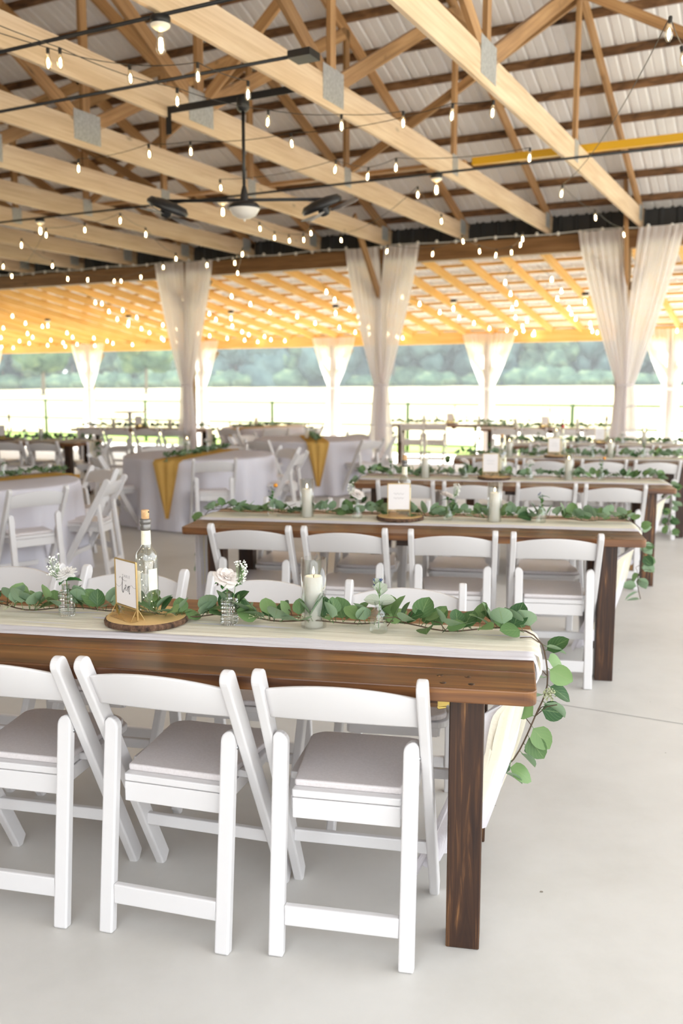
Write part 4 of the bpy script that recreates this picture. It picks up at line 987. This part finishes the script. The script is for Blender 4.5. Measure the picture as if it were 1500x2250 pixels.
item('sign2', lambda: table_sign(False), 'T2', -1.31, 0.40, 'white card sign on the wood slice of the second farm table', rz=R(-2), z=ZT+0.0275)
item('bottle', 0, 'T2', -1.29, 0.51, 'clear bottle with a cork stopper behind the card of the second farm table', z=ZT+0.028)
item('round', lambda: crystal_vase('round'), 'T2', -1.03, 0.46, 'round glass bud vase right of the card on the second farm table')
item('rose', 0, 'T2', -1.035, 0.46, 'ivory rose right of the card on the second farm table', rz=1.0)
item('bbR', 0, 'T2', -1.02, 0.46, "baby's breath right of the card on the second farm table", z=ZT+0.010)
item('candle', 0, 'T2', -0.77, 0.46, 'lit ivory pillar candle toward the right end of the second farm table')
item('hurr', 0, 'T2', -0.77, 0.46, 'clear glass cylinder round the right candle of the second farm table', z=ZT+0.004)
item('vb', 0, 'T2', -0.51, 0.46, 'embossed vase near the right end of the second farm table')
item('dark', lambda: sprig(7, 'dark'), 'T2', -0.51, 0.46, 'dark blue thistle sprig near the right end of the second farm table')
# further tables: same dressing, seen small and blurred
for key, L in (('T3', [-2.23,-1.94,-1.61,-1.37,-1.08,-0.77,-0.51]), ('T4', [-2.11,-1.90,-1.60,-1.40,-1.03,-0.84,-0.50]), ('T5', [-2.13,-1.90,-1.62,-1.32,-1.06,-0.78,-0.40]), ('T6', [-2.10,-1.85,-1.60,-1.30,-1.00,-0.75,-0.45]), ('T7', [-2.10,-1.85,-1.60,-1.30,-1.00,-0.75,-0.45]), ('T8', [-2.10,-1.85,-1.60,-1.30,-1.00,-0.75,-0.45]), ('T9', [-2.10,-1.85,-1.60,-1.30,-1.00,-0.75,-0.45])):
    nm = ord_tab(key)
    item('jar', 0, key, L[0], 0.46, 'jar vase at the left end of the ' + nm); item('green', lambda: sprig(9, 'green'), key, L[0], 0.46, 'leafy green sprig at the left end of the ' + nm)
    item('candle', 0, key, L[1], 0.46, 'ivory pillar candle toward the left of the ' + nm); item('hurr', 0, key, L[1], 0.46, 'glass cylinder round the left candle of the ' + nm, z=ZT+0.004)
    item('cone', 0, key, L[2], 0.46, 'bud vase left of the card on the ' + nm); item('rose', 0, key, L[2], 0.46, 'ivory rose left of the card on the ' + nm, rz=0.5)
    item('slice', 0, key, L[3], 0.45, 'wood slice in the middle of the ' + nm, z=ZT+0.005); item('sign2', 0, key, L[3]-0.03, 0.40, 'card sign in the middle of the ' + nm, rz=R(-4), z=ZT+0.0275)
    item('bottle_red' if key == 'T4' else 'bottle', lambda: bottle('red'), key, L[3]+0.06, 0.49, 'clear bottle beside the card of the ' + nm, z=ZT+0.028)
    item('cone', 0, key, L[4], 0.46, 'bud vase right of the card on the ' + nm); item('mum', 0, key, L[4], 0.46, 'white bloom right of the card on the ' + nm)
    item('candle', 0, key, L[5], 0.46, 'lit pillar candle toward the right of the ' + nm); item('hurr', 0, key, L[5], 0.46, 'glass cylinder round the right candle of the ' + nm, z=ZT+0.004)
    item('vb', 0, key, L[6], 0.46, 'vase near the right end of the ' + nm); item('dark' if key != 'T3' else 'bloomp', lambda: sprig(11, 'bloom'), key, L[6], 0.46, 'thistle sprig near the right end of the ' + nm)

# ------------------------------------------------------------------ round tables
def cloth_mesh(rad, seed):
    b = MB(); rnd = random.Random(seed); N = 120; ph = rnd.uniform(0, 6)
    rings = [(0.0,0.765),(rad*0.6,0.765),(rad*0.97,0.765),(rad*0.995,0.760),(rad*1.005,0.745),(rad*1.01,0.68),(rad*1.01,0.5),(rad*1.02,0.25),(rad*1.04,0.012)]
    vs = []
    for r, z in rings:
        d = max(0, min(1, (0.75-z)/0.6))
        for k in range(N):
            a = 2*PI*k/N; w = d*0.045*(math.sin(a*14+ph) + 0.5*math.sin(a*23+2*ph)); vs.append(Vector(((r+w)*math.cos(a), (r+w)*math.sin(a), z)))
    b.add(vs, [(i*N+k, i*N+(k+1) % N, (i+1)*N+(k+1) % N, (i+1)*N+k) for i in range(len(rings)-1) for k in range(N)], None, True); return b
def round_runner(rad):
    """mustard gauze strip across the round top, its ends hanging to a point"""
    b = MB(); hang = 0.62; tot = 2*(rad+hang)
    def f(i, j):
        s = -rad-hang + tot*i; a = 2*j-1; sg = 1 if s > 0 else -1
        if abs(s) < rad: return Vector((s, a*0.16, 0.770 + 0.003*math.sin(a*9)))
        d = abs(s)-rad; hw = 0.16*(1 - 0.86*d/hang)
        return Vector((sg*(rad*1.01 + 0.055 + 0.012*math.sin(a*8)), a*hw, 0.770 - d))
    b.grid(f, 60, 14); return b
def small_garland(seed, half):
    rnd = random.Random(seed); t = thing('eucalyptus_garland', 'x', 'garland', group='garlands across the round tables'); b = MB(); s = MB(); P = []
    for i in range(60): P.append(Vector((-half + 2*half*i/59, 0.03*math.sin(i*.4), 0.79)))
    P = [Vector((-half-0.03,0,0.62)), Vector((-half-0.02,0,0.72))] + P + [Vector((half+0.02,0,0.72)), Vector((half+0.03,0,0.62))]
    s.tube(P, 0.003, 5)
    for k in range(230):
        p = P[rnd.randrange(len(P))]; M = rotm(rnd, rnd.uniform(-PI,PI), rnd.uniform(0.1,1.3), rnd.uniform(-.6,.6)); leaf(b, p + Vector((rnd.uniform(-.02,.02), rnd.uniform(-.03,.03), rnd.uniform(0,.03))), M, rnd.uniform(.04,.06), nx=4, ny=4)
    b.build('foliage', M_leaf, t); s.build('vine', M_stem, t); return t
RT = [  # x, y, radius, runner angle, name, chair angles (deg, seen from the table centre)
 (-2.98, 7.45, 0.80, -128, 'round table at the left edge', [-92, -48, -5, 45, 90, 150, 200]),
 (-1.62, 10.40, 0.85, -104, 'middle round table', [-150, -74, -12, 35, 80, 125]),
 (-0.42, 13.50, 0.86, -84, 'round table beside the middle curtain', [-128, -45, -5, 55, 100, 150, 178]),
 (-1.45, 17.2, 0.80, -125, 'round table in the lean-to', [-120, -75, -30, 60, 120]),
]
sg0 = None; rr0 = None
for k, (x, y, rad, ra, nm, angs) in enumerate(RT):
    t = thing('round_table', 'round folding table hidden under the cloth, the ' + nm, 'table', (x,y,0), 0, 'round tables')
    b = MB(); b.lathe([(rad*0.95,0.735),(rad*0.96,0.745),(rad*0.95,0.758)], 40); b.build('tabletop', M_chair, t)
    for q in range(4):
        a = PI/4 + q*PI/2; b = MB(); b.tube([(0.5*math.cos(a),0.5*math.sin(a),0),(0.45*math.cos(a),0.45*math.sin(a),0.735)], 0.014, 8); b.build('leg', M_steel, t)
    o = cloth_mesh(rad, k).build('tablecloth', M_linen); o.location = (x,y,0); tag(o, 'floor-length white cloth over the ' + nm, 'tablecloth', 'white floor-length tablecloths')
    o = round_runner(rad).build('table_runner', M_mustard); o.location = (x,y,0); o.rotation_euler = (0,0,R(ra)); tag(o, 'mustard gauze runner hanging to a point off the ' + nm, 'table runner', 'mustard runners on the round tables')
    g = small_garland(60, 0.84) if sg0 is None else dup(sg0); sg0 = sg0 or g
    g.location = (x,y,0); g.rotation_euler = (0,0,R(ra)); g['label'] = 'eucalyptus garland across the ' + nm
    for q, dg in enumerate(angs):
        a = R(dg); d = rad + 0.13; place_chair(x+d*math.cos(a), y+d*math.sin(a), a + PI/2, 'white folding chair at the %s, %s counting anticlockwise' % (nm, ordn(q)), 'white folding chairs at the round tables')
    def put(kind, dx, dy, lab, zz=0.778):
        o = dup(protos_i[kind]); o.location = (x+dx, y+dy, zz); o['label'] = lab + ' of the ' + nm; o.rotation_euler = (0,0,0)
    c, s = math.cos(R(ra)), math.sin(R(ra))
    put('candle', 0.12*c+0.1*s, 0.12*s-0.1*c, 'lit candle at the centre'); put('hurr', 0.12*c+0.1*s, 0.12*s-0.1*c, 'glass cylinder at the centre')
    put('cone', -0.22*c, -0.22*s, 'bud vase right of the centre'); put('mum', -0.22*c, -0.22*s, 'white bloom right of the centre'); put('jar', 0.40*c, 0.40*s, 'jar vase near the hanging runner'); put('green', 0.40*c, 0.40*s, 'leafy sprig near the hanging runner')

# ------------------------------------------------------------------ conduits, lamps, fan
def conduit(p0, p1, label):
    b = MB(); b.tube([p0, p1], 0.012, 8); htag(b.build('conduit', M_black), label, 'conduit', 'black conduits under the trusses')
conduit((-24,4.43,3.632),(3,4.43,3.632), 'black conduit nearest the camera, carrying the big bare bulb')
conduit((-24,5.34,3.632),(-3.05,5.34,3.632), 'black conduit behind the nearest one, ending in a box')
conduit((-24,8.80,3.632),(3,8.80,3.632), 'black conduit across mid hall under the yellow beam')
b = MB(); b.box(-3.10,-2.94,5.27,5.41,3.60,3.645); htag(b.build('junction_box', M_black), 'black junction box at the end of the second conduit', 'electrical box')
def lamp(u, v, z, label, s=1.0):
    t = thing('bare_bulb_lamp', label, 'lamp', W(u,v,z), 0, 'bare bulb lamps')
    b = MB(); b.lathe([(0.050,-0.006),(0.058,-0.010),(0.058,-0.048),(0.05,-0.052)][::-1] , 20); b.build('junction_box', M_black, t)
    b = MB(); b.lathe([(0.012,-0.085),(0.03,-0.078),(0.055,-0.062),(0.057,-0.052)], 24); b.build('lamp_holder', M_porcelain, t)
    b = MB(); b.lathe([(0.0,-0.215),(0.015,-0.211),(0.028,-0.195),(0.032,-0.175),(0.027,-0.145),(0.017,-0.110),(0.014,-0.083)], 20); bu = b.build('bulb', M_bulbglass, t)
    b = MB(); b.lathe([(0.0,-0.196),(0.0115,-0.188),(0.013,-0.160),(0.009,-0.125),(0.0,-0.12)], 10); b.build('filament', M_filament, bu)
    return t
l0 = lamp(-3.44, 4.43, 3.632, 'big glowing bare bulb at top left under a round porcelain holder')
for i, (u, v, z, s) in enumerate([(-6.03,4.43,3.632,'on the nearest conduit outside the left edge'), (-0.9,4.43,3.632,'on the nearest conduit above the camera'), (-3.47,8.80,3.632,'on the mid hall conduit right of the fan'), (-6.03,8.80,3.632,'on the mid hall conduit under the fan'), (-8.80,8.80,3.632,'on the mid hall conduit left of the fan'),
     (-15.3,15.4,3.02,'in the lean-to, farthest left'), (-13.0,15.4,3.02,'in the lean-to, second from the left'), (-10.4,15.4,3.02,'in the lean-to right of the left curtain'), (-7.95,15.2,3.02,'in the lean-to left of the middle curtain'), (-5.65,15.2,3.02,'in the lean-to right of the middle curtain'), (-3.35,15.0,3.02,'in the lean-to left of the right curtain')]):
    o = dup(l0); o.location = W(u,v,z); o['label'] = 'glowing bare bulb lamp ' + s

t = thing('ceiling_fan', 'black double ceiling fan on a long rod hanging from the trusses', 'ceiling fan', W(-3.98,6.10,0), BANG)
b = MB(); b.beam((-0.72,0,3.70),(0.52,0,3.70),0.006,0.05); b.beam((-0.72,0.02,3.725),(0.52,0.02,3.725),0.05,0.006); b.beam((-0.70,0,3.70),(-0.70,0,3.52),0.006,0.05,up=(1,0,0)); b.build('hanger_rail', M_black, t)
b = MB(); b.lathe([(0.03,3.60),(0.05,3.62),(0.05,3.67),(0.045,3.70)], 16); b.build('canopy', M_black, t)
b = MB(); b.tube([(0,0,3.62),(0,0,2.98)], 0.013, 10); b.lathe([(0.035,2.93),(0.03,2.99),(0.022,3.03),(0.014,3.06)][::1], 16); b.build('down_rod', M_black, t)
wx = Vector((math.cos(-BANG), math.sin(-BANG), 0)); wy = Vector((-math.sin(-BANG), math.cos(-BANG), 0))
ax = Vector((math.cos(-BANG-0.06), math.sin(-BANG-0.06), 0))
b = MB(); b.tube([ax*-0.62 + Vector((0,0,2.955)), ax*0.62 + Vector((0,0,2.955))], 0.013, 10); b.build('cross_bar', M_black, t)
b = MB(); b.lathe([(0.03,2.945),(0.10,2.93),(0.125,2.905),(0.125,2.895),(0.12,2.89)][::-1], 28); b.build('light_rim', M_black, t)
b = MB(); b.lathe([(0.0,2.815),(0.05,2.822),(0.09,2.845),(0.115,2.885),(0.12,2.897)], 28); b.lathe([(0.0,2.795),(0.008,2.80),(0.009,2.812),(0,2.818)], 10); b.build('light_bowl', M_opal, t)
for s in (-1, 1):
    c = ax*(s*0.60) + Vector((0,0,2.90)); Mt = Matrix.Rotation(R(22), 3, ax.cross(Vector((0,0,1)))*(1)) @ Matrix.Rotation(R(12), 3, ax)
    if s < 0: Mt = Matrix.Rotation(R(-22), 3, ax.cross(Vector((0,0,1)))) @ Matrix.Rotation(R(8), 3, ax)
    b = MB(); b.lathe([(0.135,-0.015),(0.158,-0.010),(0.165,0.012),(0.14,0.045),(0.05,0.06)], 28, c, M=Mt); b.tube([c + Mt@Vector((0,0,0.05)), ax*(s*0.60)+Vector((0,0,2.955))], 0.011, 8)
    hd = b.build('motor_head', M_black, t)
    b = MB(); b.lathe([(0.0,-0.075),(0.03,-0.07),(0.045,-0.05),(0.045,-0.012)], 16, c, M=Mt); b.build('hub', M_black, hd)
    for q in range(3):
        a = q*2.094 + 0.6; Mq = Mt @ Matrix.Rotation(a, 3, 'Z')
        poly = [(0.05,-0.028),(0.12,-0.062),(0.24,-0.060),(0.275,-0.03),(0.275,0.03),(0.24,0.055),(0.12,0.045),(0.05,0.02)]
        b = MB(); b.prism(poly, c + Mq @ Vector((0,0,-0.048)), Mq @ Vector((1,0,0)), Mq @ Vector((0,math.cos(.25),math.sin(.25))), Mq @ Vector((0,-math.sin(.25),math.cos(.25))), 0.004); b.build('fan_blade', M_fanblade, t)

# ------------------------------------------------------------------ string lights
def edison(b_glass, b_fil, b_sock, p, s=1.0):
    b_sock.lathe([(0.010*s,0.0),(0.011*s,0.028*s),(0.008*s,0.034*s)], 8, p)
    b_glass.lathe([(0,-0.088*s),(0.009*s,-0.085*s),(0.018*s,-0.070*s),(0.021*s,-0.052*s),(0.017*s,-0.026*s),(0.010*s,0.0)], 12, p)
    b_fil.lathe([(0,-0.074*s),(0.006*s,-0.068*s),(0.007*s,-0.035*s),(0.0,-0.02*s)], 8, p)
bulbP = None
def bulb_at(p, parent, tilt=0.0):
    global bulbP
    if bulbP is None:
        g, f, s = MB(), MB(), MB(); edison(g, f, s, Vector((0,0,0)))
        bulbP = g.build('bulb', M_bulbglass, parent); f.build('filament', M_filament, bulbP); s.build('socket', M_wire, bulbP); o = bulbP
    else: o = dup(bulbP, parent=parent)
    o.location = p; o.rotation_euler = (tilt, tilt*0.5, 0); return o
def sag(pts, n=8, d=0.05, up=0.034):
    out = []
    for a, c in zip(pts, pts[1:]):
        a = Vector(a); c = Vector(c); L = (c-a).length
        for k in range(n): q = k/n; p = a.lerp(c, q); p.z += up - d*L*4*q*(1-q)*0.6; out.append(p)
    e = Vector(pts[-1]); e.z += up; return out + [e]
STR = {
'nearest string light strand at top left':[(-1.63,5.59,3.45),(-1.08,6.31,3.45),(-0.52,6.79,3.45),(-0.00,6.90,3.45),(0.44,6.82,3.45)],
'string light strand behind the nearest one at top left':[(-1.70,5.59,3.45),(-1.29,5.87,3.45),(-0.87,5.83,3.45),(-0.60,6.17,3.45)],
'string light strand crossing above the ceiling fan':[(-2.27,8.20,3.45),(-1.56,7.71,3.45),(-1.21,7.63,3.45),(-0.39,7.39,3.45),(0.77,6.64,3.45),(1.04,6.57,3.45)],
'string light strand right of the ceiling fan':[(-1.15,8.99,3.45),(-0.05,8.24,3.45),(0.24,8.51,3.45),(0.47,8.17,3.45),(1.55,7.83,3.45)],
'string light strand below the ceiling fan':[(-1.15,10.30,3.45),(-0.98,11.27,3.45),(-0.85,11.93,3.45),(-0.68,12.18,3.45),(-0.49,12.11,3.45),(-0.38,11.59,3.45),(-0.01,12.15,3.45),(0.75,9.30,3.45),(1.14,10.76,3.45)],
'string light strand at the left edge under the trusses':[(-5.06,14.00,3.35),(-5.35,15.17,3.35),(-3.48,11.08,3.35),(-2.93,10.74,3.35),(-2.38,10.14,3.35),(-2.30,11.05,3.35),(-2.32,13.13,3.35)],
'string light strand draped in front of the left header':[(-3.82,11.21,3.25),(-4.05,13.12,3.25),(-4.30,14.68,3.25),(-4.02,14.80,3.25),(-3.65,14.99,3.25),(-3.54,14.99,3.25),(-3.10,14.44,3.25),(-2.53,13.27,3.25),(-1.87,13.03,3.25),(-1.46,12.80,3.25),(-1.26,11.95,3.25),(-1.55,13.94,3.25)],
'string light strand between the middle and right curtains':[(0.59,12.06,3.30),(1.20,12.30,3.30),(1.45,11.26,3.30),(1.77,12.06,3.30),(2.05,12.42,3.30),(2.20,12.14,3.30),(2.20,11.50,3.30),(2.13,11.06,3.30)],
'string light strand at top right running to the right curtain':[(1.86,5.27,3.35),(1.65,4.87,3.35),(2.04,8.75,3.35),(2.68,9.96,3.35),(3.32,11.08,3.35)],
}
anchors = {'nearest string light strand at top left':(-2.4,4.7,3.6), 'string light strand behind the nearest one at top left':(-2.5,4.9,3.6)}
random.seed(11)
for nm, pts in STR.items():
    t = thing('string_lights', 'warm glowing ' + nm, 'string lights', (0,0,0), 0, 'strands of warm bulbs under the trusses')
    w = ([anchors[nm]] if nm in anchors else []) + pts
    b = MB(); b.tube(sag(w), 0.0028, 5); b.build('wire', M_wire, t)
    for p in pts: bulb_at(Vector(p), t, random.uniform(-.25,.25))
# bulbs too small to show their parts in the lean-to
gb = MB(); gb.lathe([(0,-0.055),(0.014,-0.048),(0.021,-0.032),(0.016,-0.012),(0.009,0.0),(0.009,0.02)], 10)
gl0 = None
random.seed(19)
for i in range(17):
    ua = -24.0 + 1.45*i; ub = ua + random.uniform(-0.3, 1.6)
    if i % 2: ua, ub = ub, ua
    P0 = W(ua, 13.35, 3.28); P1 = W(ub, 18.4, 2.60)
    t = thing('string_lights', 'strand of small warm bulbs under the lean-to roof, %s from the left' % ordn(i), 'string lights', (0,0,0), 0, 'strands of small bulbs in the lean-to')
    n = 10; pts = []
    for k in range(n+1):
        q = k/n; p = P0.lerp(P1, q); p.z -= 0.16*4*q*(1-q)*random.uniform(.8,1.2); p += Vector((random.uniform(-.12,.12), random.uniform(-.1,.1), 0)); pts.append(p)
    b = MB(); b.tube(pts, 0.003, 4); b.build('wire', M_wire, t)
    for p in pts[1:]:
        if gl0 is None: gl0 = gb.build('bulb', M_bulb, t); o = gl0
        else: o = gl0.copy(); C.objects.link(o); o.parent = t
        o.location = p - Vector((0,0,0.02))
t = thing('globe_string_lights', 'row of unlit white globe bulbs along the top of the header beam', 'string lights', W(0,12.98,3.64), BANG)
b = MB(); b.tube([(-22+0.3*k, 0, 0.012*math.sin(k*1.3)) for k in range(72)], 0.008, 5); b.build('wire', M_wirew, t)
gg = MB(); gg.lathe([(0,-0.028),(0.018,-0.022),(0.025,0.0),(0.018,0.02),(0.008,0.028)], 10); g0 = None
for k in range(62):
    o = gg.build('bulb', M_globe, t) if g0 is None else g0.copy()
    if g0 is not None: C.objects.link(o); o.parent = t
    g0 = g0 or o; o.location = (-0.6-0.30*k, -0.01, 0.012*math.sin(k*1.3))

# ------------------------------------------------------------------ summer haze over the field
b = MB(); vs = [Vector((x, y, z)) for z in (-1.0, 45.0) for x, y in ((-170,40),(170,40),(170,240),(-170,240))]
b.add(vs, [(0,3,2,1),(4,5,6,7),(0,1,5,4),(1,2,6,5),(2,3,7,6),(3,0,4,7)])
mh = bpy.data.materials.new('haze'); mh.use_nodes = True; nt = mh.node_tree; nt.nodes.clear()
vo = node(nt, 'ShaderNodeVolumeScatter'); vo.inputs['Color'].default_value = (0.9,0.96,1.0,1); vo.inputs['Density'].default_value = 0.0011
oo = node(nt, 'ShaderNodeOutputMaterial'); nt.links.new(vo.outputs[0], oo.inputs['Volume'])
o = b.build('haze', mh); tag(o, 'thin summer haze hanging between the field and the tree line', 'haze', kind='stuff')
